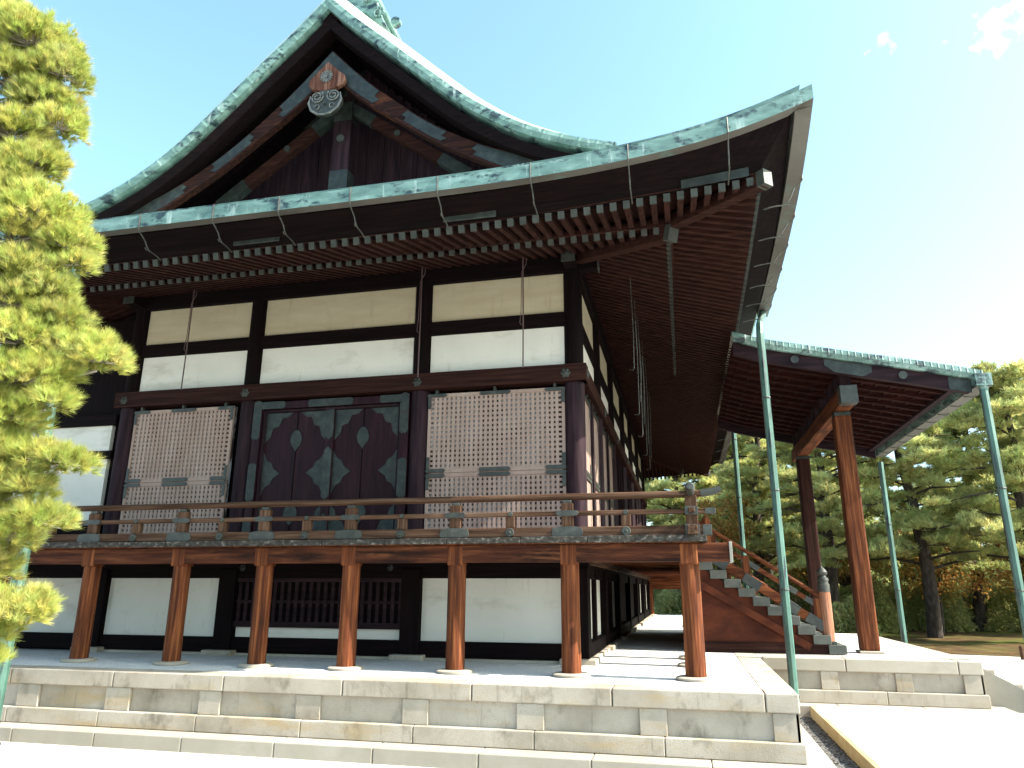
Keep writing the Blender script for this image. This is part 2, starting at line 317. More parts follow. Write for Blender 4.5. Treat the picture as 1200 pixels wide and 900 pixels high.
# ================================================================ MAIN HALL
hall = empty('temple_hall', (CX, 0, 0), 'dark timber temple hall with green copper roof, white panels and raised veranda', 'temple hall')
COLX = [0, -2.546, -5.683, LW + .1]
SIDEY = [0, 2.55, 5.26, 8.36, 11.32, 14.6, YB]
ZT = 6.30
def column(x, y, m=M['purz'], r=.158, z0=1.6, z1=4.12, name='column'):
    return MB().lathe((x, y, 0), [(r, z0), (r, z1)], 28).build(name, m, hall, smooth=True)
for x in COLX:
    column(x, 0); column(x, 0, M['drkz'], .150, 4.12, 6.02, 'upper_column')
    MB().box(x - .15, x + .15, -.15, .15, .07, 1.3).build('base_post', M['drkz'], hall, .01)
    MB().box(x - .26, x + .26, -.26, .24, -.01, .07).build('footing_stone', M['stone'], hall, .015)
for y in SIDEY[1:]:
    column(0, y); column(0, y, M['drkz'], .150, 4.12, 6.02, 'upper_column')
    MB().box(-.15, .15, y - .15, y + .15, .07, 1.3).build('base_post', M['drkz'], hall, .01)
    MB().box(-.24, .26, y - .26, y + .26, -.01, .07).build('footing_stone', M['stone'], hall, .015)
# added solid core, unseen inside the hall, blocks daylight
MB().box(LW + .1, -.09, .09, YB, .02, 6.6).build('daylight_block', M['drkz'], hall)
# horizontal beams, front
def beam(name, m, x0, x1, z0, z1, d, **k): return MB().box(x0, x1, -d, .05, z0, z1).build(name, m, hall, .008)
x0, x1 = LW - .1, .30
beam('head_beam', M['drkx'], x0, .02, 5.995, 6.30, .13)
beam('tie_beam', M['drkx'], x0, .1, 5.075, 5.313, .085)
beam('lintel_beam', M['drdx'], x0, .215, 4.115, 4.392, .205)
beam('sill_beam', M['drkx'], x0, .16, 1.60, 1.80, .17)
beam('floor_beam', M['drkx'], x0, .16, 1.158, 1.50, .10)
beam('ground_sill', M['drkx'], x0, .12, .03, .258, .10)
MB().box(x0, .14, -.14, .04, -.01, .028).build('sill_stone', M['stone'], hall)
# beams, side
def sbeam(name, m, z0, z1, d, y0=.12): return MB().box(-.05, d, y0, YB + .15, z0, z1).build(name, m, hall, .008)
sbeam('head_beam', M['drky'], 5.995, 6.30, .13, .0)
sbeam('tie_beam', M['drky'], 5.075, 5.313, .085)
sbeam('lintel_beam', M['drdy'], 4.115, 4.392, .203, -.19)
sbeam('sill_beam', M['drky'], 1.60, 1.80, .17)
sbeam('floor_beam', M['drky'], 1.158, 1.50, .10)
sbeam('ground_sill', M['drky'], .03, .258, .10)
MB().box(-.05, .20, .2, YB, -.01, .05).build('sill_stone', M['stone'], hall)
# rosette nail covers on the lintel
def rosette(cx, cy, cz, nx, ny, r=.085):
    b = MB(); t = Vector((-ny, nx, 0)); n = Vector((nx, ny, 0)); c = Vector((cx, cy, cz)); u = Vector((0, 0, 1))
    def disk(c, r, h, k=12, star=0):
        vs = [c + n * h]; 
        for i in range(k):
            a = 2 * math.pi * i / k; rr = r * (1 - star * (i % 2)); vs += [c + (t * math.cos(a) + u * math.sin(a)) * rr]
        for i in range(k): b.v += []
        b.add(vs + [c + n * 0], [(0, 1 + i, 1 + (i + 1) % k) for i in range(k)])
    disk(c, r, .03, 12, .28); disk(c + n * .012, r * .45, .035, 10)
    for i in range(6):
        a = 2 * math.pi * i / 6; disk(c + (t * math.cos(a) + u * math.sin(a)) * r * .7 + n * .006, r * .27, .022, 6)
    return b.build('nail_cover', M['ccap'], hall)
for x in (-.11, -2.546, -5.683, LW + .1): rosette(x, -.207, 4.24, 0, -1)
for y in (-.05, 2.6, 5.3, 8.4, 11.3, 14.6): rosette(.207, y, 4.24, 1, 0)
for x in (-2.9, -5.45): rosette(x, -.104, 1.32, 0, -1, .06)
# white / cream panels front
XP = [(-2.39, -.145), (-5.53, -2.70), (LW + .25, -5.84)]
def panel(m, a, b, z0, z1): return MB().box(a, b, -.035, .04, z0, z1).build('plaster_panel', m, hall)
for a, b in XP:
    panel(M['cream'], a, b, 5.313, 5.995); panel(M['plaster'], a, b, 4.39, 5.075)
for a, b in (XP[0], XP[2]): panel(M['plaster'], a, b, .258, 1.158)
panel(M['plaster'], XP[1][0] + .02, XP[1][1], .262, .41)
# dark slatted vent in the middle bay below the floor
vt = MB()
vt.box(-5.53, -2.70, -.03, .03, .412, 1.158); vt.build('vent_board', M['drkx'], hall)
vt = MB(); k = -5.5
while k < -2.72: vt.box(k, k + .055, -.085, -.035, .50, 1.10); k += .125
vt.box(-5.53, -2.70, -.1, -.032, .412, .50); vt.box(-5.53, -2.70, -.1, -.032, 1.10, 1.157); vt.box(-5.53, -2.7, -.07, -.04, .78, .82)
vt.build('vent_grille', M['purx'], hall)
# side panels
for i in range(6):
    a, b = SIDEY[i] + .15, SIDEY[i + 1] - .14
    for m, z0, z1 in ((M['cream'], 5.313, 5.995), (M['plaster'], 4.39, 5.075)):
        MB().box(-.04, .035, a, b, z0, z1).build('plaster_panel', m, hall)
    mid = (a + b) / 2
    if i in (2, 3):
        MB().box(-.04, .03, a, b, .258, 1.158).build('vent_board', M['drky'], hall)
    else:
        for c, d in ((a, mid - .09), (mid + .09, b)): MB().box(-.04, .035, c, d, .258, 1.158).build('plaster_panel', M['plaster'], hall)
        MB().box(-.04, .10, mid - .09, mid + .09, .07, 1.30).build('base_post', M['drkz'], hall, .008)
    MB().box(.10, .125, a, b, .05, .25).build('ground_board', M['drky'], hall, .006)
# lattice shutters
def shutter(a, b, z0, z1, axis='x', seed=0):
    """one lattice shutter (upper and lower leaf) in a bay; axis y: on the side wall (x = 0)"""
    T = (lambda u, d, z: (u, -d, z)) if axis == 'x' else (lambda u, d, z: (d, u, z))
    def bx(mb, u0, u1, d0, d1, za, zb):
        p = T(u0, d0, za); q = T(u1, d1, zb)
        mb.box(min(p[0], q[0]), max(p[0], q[0]), min(p[1], q[1]), max(p[1], q[1]), za, zb)
    s = empty('lattice_shutter', T((a + b) / 2, 0, z0)); s.parent = hall; s.location = Vector(T((a + b) / 2, 0, z0)) - hall.location
    bk = MB(); bx(bk, a, b, -.02, .035, z0, z1); bk.build('backing_paper', M['latback'], s)
    zs = z0 + (z1 - z0) * .425
    fr = MB()
    for (za, zb) in ((z0, zs - .006), (zs + .006, z1)):
        bx(fr, a, a + .05, .037, .085, za, zb); bx(fr, b - .05, b, .037, .085, za, zb)
        bx(fr, a + .05, b - .05, .037, .085, za, za + .055); bx(fr, a + .05, b - .05, .037, .085, zb - .055, zb)
    fr.build('frame', M['white_lat'], s, bevel=.004)
    lt = MB(); n = int(round((b - a - .1) / .0775)); pit = (b - a - .1) / n
    for i in range(1, n): bx(lt, a + .05 + i * pit - .0225, a + .05 + i * pit + .0225, .062, .076, z0 + .05, z1 - .05)
    z = z0 + .09
    while z < z1 - .06: bx(lt, a + .05, b - .05, .055, .068, z, z + .042); z += .0775
    lt.build('lattice', M['white_lat'], s)
    # iron strap fittings
    def strap(u0, u1, za, zb):
        m = MB(); bx(m, u0, u1, .087, .099, za, zb)
        if u1 - u0 > .2:
            bx(m, u0 - .02, u0, .087, .097, za + .02, zb - .02); bx(m, u1, u1 + .02, .087, .097, za + .02, zb - .02)
        m.build('strap_fitting', M['cdark'], s, bevel=.004)
    W = b - a
    for u0, u1 in ((a, a + .30), (a + W / 2 - .24, a + W / 2 + .24), (b - .30, b)):
        strap(u0, u1, zs + .008, zs + .07); strap(u0, u1, zs - .07, zs - .008)
        strap(u0, u1, z1 - .06, z1)
        m = MB(); um = (u0 + u1) / 2; bx(m, um - .02, um + .02, .05, .12, z1, z1 + .06); m.build('hanger', M['ccap'], s)
    for u0, u1 in ((a, a + .055), (b - .055, b)):
        strap(u0, u1, zs + .07, zs + .26); strap(u0, u1, zs - .26, zs - .07); strap(u0, u1, z1 - .25, z1 - .06)
    return s
shutter(-2.385, -.148, 1.80, 4.055); shutter(LW + .28, -5.95, 1.80, 4.055)
for i in (0, 1):
    a, b = SIDEY[i] + .16, SIDEY[i + 1] - .16; m_ = (a + b) / 2
    shutter(a, m_ - .09, 1.80, 4.055, 'y'); shutter(m_ + .09, b, 1.80, 4.055, 'y')
    MB().box(-.04, .13, m_ - .085, m_ + .085, 1.80, 4.11).build('mullion', M['purz'], hall, .008)
for i in (4, 5):
    a, b = SIDEY[i] + .16, SIDEY[i + 1] - .16; m_ = (a + b) / 2
    for c, d in ((a, m_ - .09), (m_ + .09, b)): MB().box(-.04, .05, c, d, 1.8, 4.055).build('shutter_panel', M['white_lat'], hall)
    MB().box(-.04, .13, m_ - .085, m_ + .085, 1.80, 4.11).build('mullion', M['purz'], hall, .008)
def fit_poly(name, pts, y, th, m, par): return MB().prism(pts, y, y + th).build(name, m, par, bevel=.004)
# double door with bronze fittings
def leafpoly(cx, cz, w_, h_, k=16):
    pts = []
    for i in range(k):
        a = 2 * math.pi * i / k; r = 1 + .03 * math.cos(4 * a)
        pts.append((cx + w_ * r * math.cos(a), cz + h_ * r * math.sin(a) - (h_ * .25 if i == 3 * k // 4 else 0)))
    return pts
def door(x0, x1, axis='x', detail=True):
    dr = empty('double_door', (0, 0, 0)); dr.parent = hall
    T = Vector((0, 0, 0))
    dr.location = Vector(((x0 + x1) / 2, 0, 1.6)) - hall.location if axis == 'x' else Vector((0, (x0 + x1) / 2, 1.6)) - hall.location
    return dr
dr = door(-5.55, -2.69)
zt = 4.075; zb = 1.80; L0, L1 = -5.52, -2.70
MB().box(L0 + .16, L1 - .16, -.02, .04, zb, zt - .14).build('door_leaf', M['doorw'], dr)
fr = MB().box(L0, L0 + .15, -.13, .0, zb, zt).box(L1 - .15, L1, -.13, .0, zb, zt).box(L0 + .15, L1 - .15, -.125, 0, zt - .13, zt)
fr.build('door_frame', M['doorw'], dr, bevel=.012)
fr = MB().box(L0 + .155, L0 + .20, -.08, .0, zb, zt - .14).box(L1 - .20, L1 - .155, -.08, .0, zb, zt - .14).box(L0 + .2, L1 - .2, -.078, 0, zt - .175, zt - .135)
fr.build('door_frame', M['purz'], dr, bevel=.008)
mid = (L0 + L1) / 2
st = MB().box(mid - .07, mid + .07, -.075, -.02, zb, zt - .18); st.build('door_stile', M['doorw'], dr, bevel=.01)
def D(name, pts, y, th=.012): return MB().prism(pts, y - th, y).build(name, M['cgreen'], dr, bevel=.003)
# frame corner and centre fittings
def frbox(a, b, z0, z1, y=-.131, tip=.05, horiz=True):
    if horiz: pts = [(a, z0), (b, z0), (b + tip, (z0 + z1) / 2 - .02), (b + tip * .4, (z0 + z1) / 2), (b + tip, (z0 + z1) / 2 + .02), (b, z1), (a, z1), (a - tip * .4, (z0 + z1) / 2)]
    else: pts = [(a, z0), ((a + b) / 2 - .02, z0 - tip), ((a + b) / 2, z0 - tip * .3), ((a + b) / 2 + .02, z0 - tip), (b, z0), (b, z1), ((a + b) / 2, z1 + tip * .6), (a, z1)]
    D('frame_fitting', pts, y)
frbox(L0 + .15, L0 + .55, zt - .13, zt, -.126); frbox(mid - .38, mid + .38, zt - .13, zt, -.126); frbox(L1 - .50, L1 - .16, zt - .13, zt, -.126)
for a in (L0, L1 - .15):
    frbox(a, a + .15, zt - .62, zt, horiz=False); frbox(a, a + .15, zt - 1.65, zt - 1.08, horiz=False); frbox(a, a + .15, zb, zb + .28, horiz=False)
# leaf fittings
c0, c1, t1 = L0 + .20, L1 - .20, zt - .18
def tri(cx, cz, sx, sz):   # scalloped corner plate
    pts = [(cx, cz), (cx + sx * .50, cz), (cx + sx * .40, cz - sz * .09), (cx + sx * .30, cz - sz * .10), (cx + sx * .24, cz - sz * .24),
           (cx + sx * .14, cz - sz * .27), (cx + sx * .10, cz - sz * .42), (cx, cz - sz * .52)]
    D('corner_plate', pts, -.021)
tri(c0, t1, 1, 1); tri(mid - .07, t1, -1, 1); tri(mid + .07, t1, 1, 1); tri(c1, t1, -1, 1)
tri(c0, zb, 1, -1); tri(mid - .07, zb, -1, -1); tri(mid + .07, zb, 1, -1); tri(c1, zb, -1, -1)
def half(cx, cz, s, h=.36, w_=.33):
    pts = [(cx, cz - h), (cx + s * w_ * .25, cz - h * .62), (cx + s * w_ * .5, cz - h * .5), (cx + s * w_ * .62, cz - h * .25), (cx + s * w_, cz),
           (cx + s * w_ * .62, cz + h * .25), (cx + s * w_ * .5, cz + h * .5), (cx + s * w_ * .25, cz + h * .62), (cx, cz + h)]
    D('side_plate', pts, -.021)
for cx, s in ((c0, 1), (mid - .07, -1), (mid + .07, 1), (c1, -1)): half(cx, 2.85, s)
D('stile_plate', [(mid - .07, t1 - .45), (mid, t1 - .52), (mid + .07, t1 - .45), (mid + .07, t1), (mid - .07, t1)], -.076)
D('stile_plate', [(mid - .07, 2.45), (mid, 2.38), (mid + .07, 2.45), (mid + .07, 3.2), (mid, 3.27), (mid - .07, 3.2)], -.076)
D('stile_plate', [(mid - .07, zb), (mid + .07, zb), (mid + .07, zb + .3), (mid, zb + .37), (mid - .07, zb + .3)], -.076)
for cx in ((c0 + mid) / 2 - .02, (c1 + mid) / 2 - .02):
    MB().prism(leafpoly(cx, 3.42, .105, .16), -.036, -.021).build('door_medallion', M['cgreen'], dr, bevel=.004)
    MB().prism(leafpoly(cx, 2.18, .12, .15), -.036, -.021).build('door_medallion', M['cgreen'], dr, bevel=.004)
    MB().box(cx - .006, cx + .006, -.03, -.0205, zb, t1).build('plank_joint', M['drkz'], dr)
# side doors (third and fourth bays), dark with simple boards
for i in (2, 3):
    a, b = SIDEY[i] + .17, SIDEY[i + 1] - .17; n = 4; s = (b - a) / n
    for k in range(n):
        dl = MB().box(-.04, .03, a + k * s, a + (k + 1) * s - .05, 1.8, 4.08); dl.build('door_leaf', M['doorw'], hall, .006)
        MB().box(.03, .10, a + (k + 1) * s - .05, a + (k + 1) * s, 1.8, 4.1).build('door_post', M['purz'], hall, .006)
# wing wall at the left, under the eave
wg = empty('wing_wall', (-9.6, 0, 0)); wg.parent = hall; wg.location = Vector((-9.6, 0, 0)) - hall.location
W0, W1 = -11.4, LW - .10
MB().box(W0, W1, .05, .5, 0, 5.9).build('wall', M['drkz'], wg)
for z0, z1, m in ((3.83, 4.02, 'drkx'), (3.22, 3.36, 'drkx'), (1.158, 2.05, 'drkx'), (.03, .27, 'drkx')): MB().box(W0, W1, -.10, .06, z0, z1).build('beam', M[m], wg, .006)
for a, b in ((W0 + .2, -9.95), (-9.80, W1 - .12)):
    for z0, z1 in ((3.36, 3.83), (2.05, 3.22), (.27, 1.158)): MB().box(a, b, -.03, .06, z0, z1).build('plaster_panel', M['plaster'], wg)
for a in (-9.95, -11.4): MB().box(a, a + .15, -.12, .05, 0, 4.0).build('post', M['drkz'], wg, .008)

# ---------------------------------------------------------------- eaves
S1, S2 = 1.58, 2.70
def lift(d, p=2.2): return max(0, 1 - d / 5) ** p
def dist(t):            # distance along the eave from the nearest outer corner, t measured from the right-front corner at 3.2
    return t
def bz(s): return 6.30 - .345 * s                                   # underside of base rafters
def fz(s, d): return 5.49 + .30 * (S2 - s) + .27 * lift(d, 2.) * min(1, max(0, s / S2)) ** 1.5
xl = 2 * CX - 3.0
RAF = .165
# front rafters
def rafter_mesh(p, q, m, name, parent, cap=True, wd=.072, h=.088):
    o = MB().bar(p, q, wd, h).build(name, m, parent)
    if cap:
        d = (Vector(q) - Vector(p)).normalized()
        MB().bar(Vector(q) - d * .035, Vector(q) + d * .006, wd + .01, h + .01).build('end_cap', M['ccap'], o)
    return o
stuffF = MB(); stuffB = MB(); stF = MB(); stB = MB()
x = 2.56; nF = nB = 0
while x > xl + .3:
    d = 3.1 - x; dl = x - (xl - .1)
    de = min(d, dl)
    s0 = max(1.35, x if x > 0 else 0, (LW - x))
    p = (x, -s0, fz(s0, de) + .044); q = (x, -S2, fz(S2, de) + .044)
    if x > -7.9 and S2 - s0 > .05: rafter_mesh(p, q, M['drdy'], 'flying_rafter', hall); nF += 1
    elif S2 - s0 > .05: stuffF.bar(p, q, .072, .088)
    if x < S1 - .12 and x > LW - S1 + .1:
        s0 = max(-.05, x, LW - x)
        p = (x, -s0, bz(s0) + .044); q = (x, -S1, bz(S1) + .044)
        if x > -7.9: rafter_mesh(p, q, M['drdy'], 'base_rafter', hall); nB += 1
        else: stuffB.bar(p, q, .072, .088)
    x -= RAF
# side rafters
y = -2.56; YE = YB + 3.0
while y < YE - .2:
    d = y + 3.1; de = min(d, YE + .1 - y)
    s0 = max(1.35, -y if y < 0 else 0, y - YB)
    if S2 - s0 > .05:
        p = (s0, y, fz(s0, de) + .044); q = (S2, y, fz(S2, de) + .044)
        if nF < 100: rafter_mesh(p, q, M['drdx'], 'flying_rafter', hall); nF += 1
        else: stuffF.bar(p, q, .072, .088)
    s0 = max(-.05, -y, y - YB)
    if S1 - s0 > .05:
        p = (s0, y, bz(s0) + .044); q = (S1, y, bz(S1) + .044)
        if nB < 100: rafter_mesh(p, q, M['drdx'], 'base_rafter', hall); nB += 1
        else: stuffB.bar(p, q, .072, .088)
    y += RAF
y = -2.56
while y < 6:
    de = y + 3.1; s0 = max(1.35, -y if y < 0 else 0)
    stuffF.bar((LW - s0, y, fz(s0, de) + .044), (LW - S2, y, fz(S2, de) + .044), .072, .088)
    s0 = max(-.05, -y)
    if S1 - s0 > .05: stuffB.bar((LW - s0, y, bz(s0) + .044), (LW - S1, y, bz(S1) + .044), .072, .088)
    y += RAF
# back-eave rafters (their ends show under the far end of the roof)
x = 2.56
while x > -3:
    s0 = max(1.35, x); de = 3.1 - x
    if S2 - s0 > .05: stuffF.bar((x, YB + s0, fz(s0, de) + .044), (x, YB + S2, fz(S2, de) + .044), .072, .088)
    if x < S1 - .1: stuffB.bar((x, YB + max(0, x), bz(max(0, x)) + .044), (x, YB + S1, bz(S1) + .044), .072, .088)
    x -= RAF
tag(stuffF.build('flying_rafter', M['drdx'], hall), kind='stuff'); tag(stuffB.build('base_rafter', M['drdx'], hall), kind='stuff')
# ceiling boards above the rafters and edge boards: closed rings around front, right, back and left
def ring(s, zf, n=40):
    """polyline around the hall at outward distance s with height zf(distance to nearest corner)"""
    pts = []; X0, X1, Y0, Y1 = LW - s, s, -s, YB + s
    def seg(a, b, L, first):
        for i in range(n):
            t = (1 - math.cos(math.pi * i / n)) / 2
            p = Vector(a).lerp(Vector(b), t); pts.append((p.x, p.y, min(t, 1 - t) * L))
    seg((X1, Y0), (X1, Y1), Y1 - Y0, 1); seg((X1, Y1), (X0, Y1), X1 - X0, 1); seg((X0, Y1), (X0, Y0), Y1 - Y0, 1); seg((X0, Y0), (X1, Y0), X1 - X0, 1)
    return [(x, y, zf(d)) for x, y, d in pts]
def band(name, m, prof, parent=hall, close=True, smooth=False, flare=0):
    """prof: list of (s, zf) swept round the hall"""
    rows = []
    for s, zf in prof:
        r = ring(s, zf)
        if flare:
            r2 = []
            for (x, y, z) in r:
                r2.append((x, y, z))
            r = r2
        rows.append(r + [r[0]])
    b = MB(); b.grid(rows + ([rows[0]] if close else [])); return b.build(name, m, parent, smooth=smooth)
band('soffit_board', M['drdx'], [(-.1, lambda d: bz(-.1) + .09), (S1 + .02, lambda d: bz(S1) + .09), (S1 + .02, lambda d: bz(S1) + .11), (-.1, lambda d: bz(-.1) + .11)])
band('soffit_board', M['drdx'], [(1.30, lambda d: fz(1.3, d) + .089), (S2, lambda d: fz(S2, d) + .089), (S2, lambda d: fz(S2, d) + .109), (1.3, lambda d: fz(1.3, d) + .109)])
band('eave_board', M['drdx'], [(S1 - .02, lambda d: bz(S1) + .092), (S1 + .05, lambda d: bz(S1) + .085), (S1 + .05, lambda d: fz(S1, d) + .02), (S1 - .02, lambda d: fz(S1, d) + .02)])
band('eave_board', M['drkx'], [(S2 - .12, lambda d: fz(S2, d) + .10), (S2 - .03, lambda d: fz(S2, d) + .085), (S2 + .03, lambda d: fz(S2, d) + .20), (S2 - .1, lambda d: fz(S2, d) + .20)])
LZ = lambda d: .50 * lift(d, 2.8) + .10 * max(0, 1 - d / 1.6) ** 2
SG = 3.09
def gs(d): return 0
# dark layered edge between the rafters and the roof edge, then copper roof edge
band('eave_fascia', M['drkx'], [(S2 + .03, lambda d: fz(S2, d) + .20), (SG - .035, lambda d: 5.815 + LZ(d)), (SG - .035, lambda d: 5.99 + LZ(d)), (S2 - .2, lambda d: 6.0 + LZ(d))])
band('roof_edge', M['copper'], [(SG - .255, lambda d: 5.995 + LZ(d)), (SG + .0, lambda d: 5.992 + LZ(d)), (SG + .05, lambda d: 6.00 + LZ(d)), (SG + .065, lambda d: 6.075 + LZ(d)), (SG - .05, lambda d: 6.10 + LZ(d)), (SG - .3, lambda d: 6.16 + LZ(d))])
# hip rafters
def hip(ex, ey, sx, sy):
    P = lambda s, z: (ex + sx * s, ey + sy * s, z)
    o = MB().bar(P(-.1, bz(-.1) - .03), P(S1 + .03, bz(S1) - .02), .17, .22).build('hip_rafter', M['drdx'], hall, .008)
    MB().bar(P(S1 - .01, bz(S1 - .01) - .02), P(S1 + .06, bz(S1) - .045), .175, .225).build('end_cap', M['ccap'], o, .004)
    o = MB().bar(P(S1 - .2, fz(S1, 3) + .06), P(S2 + .03, fz(S2, .1) - .01), .15, .19).build('hip_rafter', M['drdx'], hall, .008)
    MB().bar(P(S2 - .02, fz(S2, .1) - .003), P(S2 + .06, fz(S2, 0) - .012), .158, .20).build('end_cap', M['ccap'], o, .004)
hip(0, 0, 1, -1); hip(0, YB, 1, 1); hip(LW, 0, -1, -1)
# projecting beam noses at the corner column
o = MB().box(-.07, .42, -.09, .10, 6.02, 6.24).build('beam_nose', M['drkx'], hall, .008); MB().box(.42, .44, -.1, .11, 6.01, 6.25).build('end_cap', M['ccap'], o, .004)
o = MB().box(-.10, .10, -.45, .0, 6.02, 6.24).build('beam_nose', M['drky'], hall, .008); MB().box(-.11, .11, -.47, -.45, 6.01, 6.25).build('end_cap', M['ccap'], o, .004)
o = MB().box(LW, LW + .2, -.45, .0, 6.02, 6.24).build('beam_nose', M['drky'], hall, .008); MB().box(LW - .01, LW + .21, -.47, -.45, 6.01, 6.25).build('end_cap', M['ccap'], o, .004)
# copper plates on the fascia
for x in (-4.05, -.95): MB().box(x - .36, x + .36, -S2 - .055, -S2 - .03, 5.64, 5.73).build('fascia_fitting', M['cgreen'], hall, .01)
pf = MB()
pf.grid([[(xx, -S2 - .045, fz(S2, 3.1 - xx) + a) for xx in np.linspace(1.75, 2.55, 8)] for a in (.10, .22)]); pf.build('fascia_fitting', M['cgreen'], hall)
# gutter
def gutter():
    s0, s1 = SG - .01, SG + .17
    b = MB()
    def sec(d, zz=0): return [(s0, 5.825 + LZ(d)), (s1, 5.80 + LZ(d)), (s1, 5.985 + LZ(d)), (s1 - .012, 5.985 + LZ(d)), (s1 - .012, 5.83 + LZ(d)), (s0 + .012, 5.85 + LZ(d)), (s0 + .012, 5.97 + LZ(d)), (s0, 5.97 + LZ(d))]
    def run(pts_fn, ts, rng, m):
        mb = MB(); rows = []
        for t in ts: rows.append([pts_fn(s_, t, z_) for s_, z_ in [sec(min(t, 20))[k] for k in rng]])
        mb.grid(rows); return mb
    n = [.0] + [.12 * k * (1 + k * .03) for k in range(1, 26)] + [7, 8.5, 10, 11.5, 13]
    out_ = []
    F_ = lambda s_, t, z_: (min(SG + .17, 99) - t - (SG + .17 - s_ if t == 0 else 0) if t > 0 else s_, -s_, z_)
    # mitred ends: x (or y) limited by own offset
    def Ff(s_, t, z_): return (max(SG + .17 - t, -99) if t > .25 else s_ - t * .0 if t == 0 else min(SG + .17 - t, s_), -s_, z_)
    def Fs(s_, t, z_): return (s_, max(-(SG + .17) + t, -s_), z_)
    nf = [0, .1, .26] + [.3 + .25 * k for k in range(1, 56)]
    for nm, m, rng in (('gutter_face', M['copper'], [1, 2, 3, 4]), ('gutter_base', M['gutbot'], [4, 5, 6, 7, 0, 1])):
        run(Ff, nf, rng, m).build(nm, m, G)
    ns = [0, .1, .26] + [.3 + .2 * k for k in range(1, 27)]
    for nm, m, rng in (('gutter_face', M['copper'], [1, 2, 3, 4]), ('gutter_base', M['gutbot'], [4, 5, 6, 7, 0, 1])):
        run(Fs, ns, rng, m).build(nm, m, G)
    ns = [12.3 + .4 * k for k in range(30)]
    for nm, m, rng in (('gutter_face', M['copper'], [1, 2, 3, 4]), ('gutter_base', M['gutbot'], [4, 5, 6, 7, 0, 1])):
        mb = MB(); mb.grid([[(s_, -(SG + .17) + t, z_) for s_, z_ in [sec(max(0, YE + .2 - (t - 3.26)))[k] for k in rng]] for t in ns]); mb.build(nm, m, G)
G = empty('gutter', (0, 0, 0)); G.parent = hall; G.location = Vector((0, 0, 6)) - hall.location
gutter()
def bracket(fn, d):
    s1 = SG + .175
    pts = [(s1, 6.0), (s1 + .006, 5.9), (s1 + .004, 5.80), (s1 - .03, 5.74), (s1 - .10, 5.70), (s1 - .16, 5.66), (s1 - .20, 5.60), (s1 - .26, 5.56), (s1 - .34, 5.56), (s1 - .42, 5.55), (s1 - .50, 5.53)]
    f = lambda s_, z: z + (LZ(d) if s_ > s1 - .15 else LZ(d) * .6)
    b = MB(); b.tube([fn(s_, f(s_, z)) for s_, z in pts], .009, 6)
    b.tube([fn(s_, f(s_, z)) for s_, z in [(s1 - .24, 5.565), (s1 - .2, 5.55), (s1 - .17, 5.57)]], .008, 6)
    b.build('gutter_bracket', M['wire'], G)
for x in (-6.7, -5.55, -4.40, -3.42, -2.40, -1.22, -.03, 1.15, 2.30): bracket(lambda s_, z: (x, -s_, z), 3.26 - x)
for y in (-2.1, -1.35, -.6, .15, .9, 1.65): bracket(lambda s_, z: (s_, y, z), y + 3.26)
for y in (10.5, 12.5, 14.5, 16.5, 18.5): bracket(lambda s_, z: (s_, y, z), 5)
# seam collars on the gutter face
for x in (2.3, 1.15, -1.2, -3.4): pass
# downspouts
def downspout(x, y, z0, z1, bend=None, r=.066):
    d = empty('downspout', (x, y, z0)); d.parent = hall; d.location = Vector((x, y, z0)) - hall.location
    pts = [(x, y, z0), (x, y, z1)] + (bend or [])
    MB().tube(pts, r, 8).build('pipe', M['copper2'], d, smooth=False)
    z = z0 + .25; k = 0
    while z < z1 - .2:
        MB().lathe((x, y, z), [(r + .006, 0), (r + .010, .012), (r + .006, .024)], 12).build('pipe_clip', M['cdark'], d)
        z += 1.55
    sp = MB(); sp.box(x - r * .99, x - r * .80, y - r * 0.75, y - r * .60, z0 + .05, z1)
    sp.build('pipe_seam', M['cdark'], d)
    MB().tube([(x, y, z0 - .02), (x, y, z0 + .03)], r + .05, 10).build('pipe_foot', M['cdark'], d)
    return d
downspout(3.02, 1.55, GZ, 5.25, [(3.04, 1.62, 5.45), (3.13, 1.9, 5.75), (3.15, 2.0, 5.82)])
downspout(3.02, 9.2, -.01, 5.25, [(3.13, 9.2, 5.8)])
downspout(-6.6, -3.16, GZ, 5.82, r=.08)
downspout(6.46, 2.0, GZ, 4.20); downspout(6.46, 8.78, GZ, 4.10)

# ---------------------------------------------------------------- roof: skirt and upper part
PR = [(0, 0), (1, .34), (2, .78), (3, 1.36), (4, 2.08), (5, 2.98), (6, 4.0), (7.3, 5.5)]    # height over the eave against distance from it
def skz(s, d):     # roof surface at outward distance s from the wall line
    t = SG - .06 - s; return 6.09 + LZ(d) * max(0, 1 - t / 3.2) ** 1.5 + interp(PR, t)
band('skirt_roof', M['roof'], [(s, (lambda s: (lambda d: skz(s, d)))(s)) for s in (3.03, 2.5, 2, 1.5, 1, .5, 0, -.5)], close=False, smooth=True)
VU = [(0, 11.24), (.6, 10.62), (1.2, 10.05), (2.0, 9.28), (2.75, 8.60), (3.5, 8.08), (4.1, 7.79), (4.6, 7.60), (5.3, 7.40)]
YV = -1.3
def V(u): return interp(VU, abs(u))
def nrm(u):
    h = .02; s = (V(u + h) - V(u - h)) / (2 * h)
    if abs(u) < .03: return Vector((0, 0, 1))
    return Vector((-s, 0, 1)).normalized()
us = [u * .1 for u in range(-50, 51)]
def vpt(u, off, y):
    n = nrm(u); return (CX + u + n.x * off, y, V(u) + n.z * off)
def offx(u): return .26 * max(0, 1 - (abs(u) / 5.0) ** 2.5)
vb = MB(); th = lambda u: -.175 + .03 * min(1, abs(u) / 5)
rows = [[vpt(u, th(u), YV + .35) for u in us], [vpt(u, th(u), YV + .02) for u in us], [vpt(u, th(u) * .5, YV - .012) for u in us], [vpt(u, 0, YV) for u in us]]
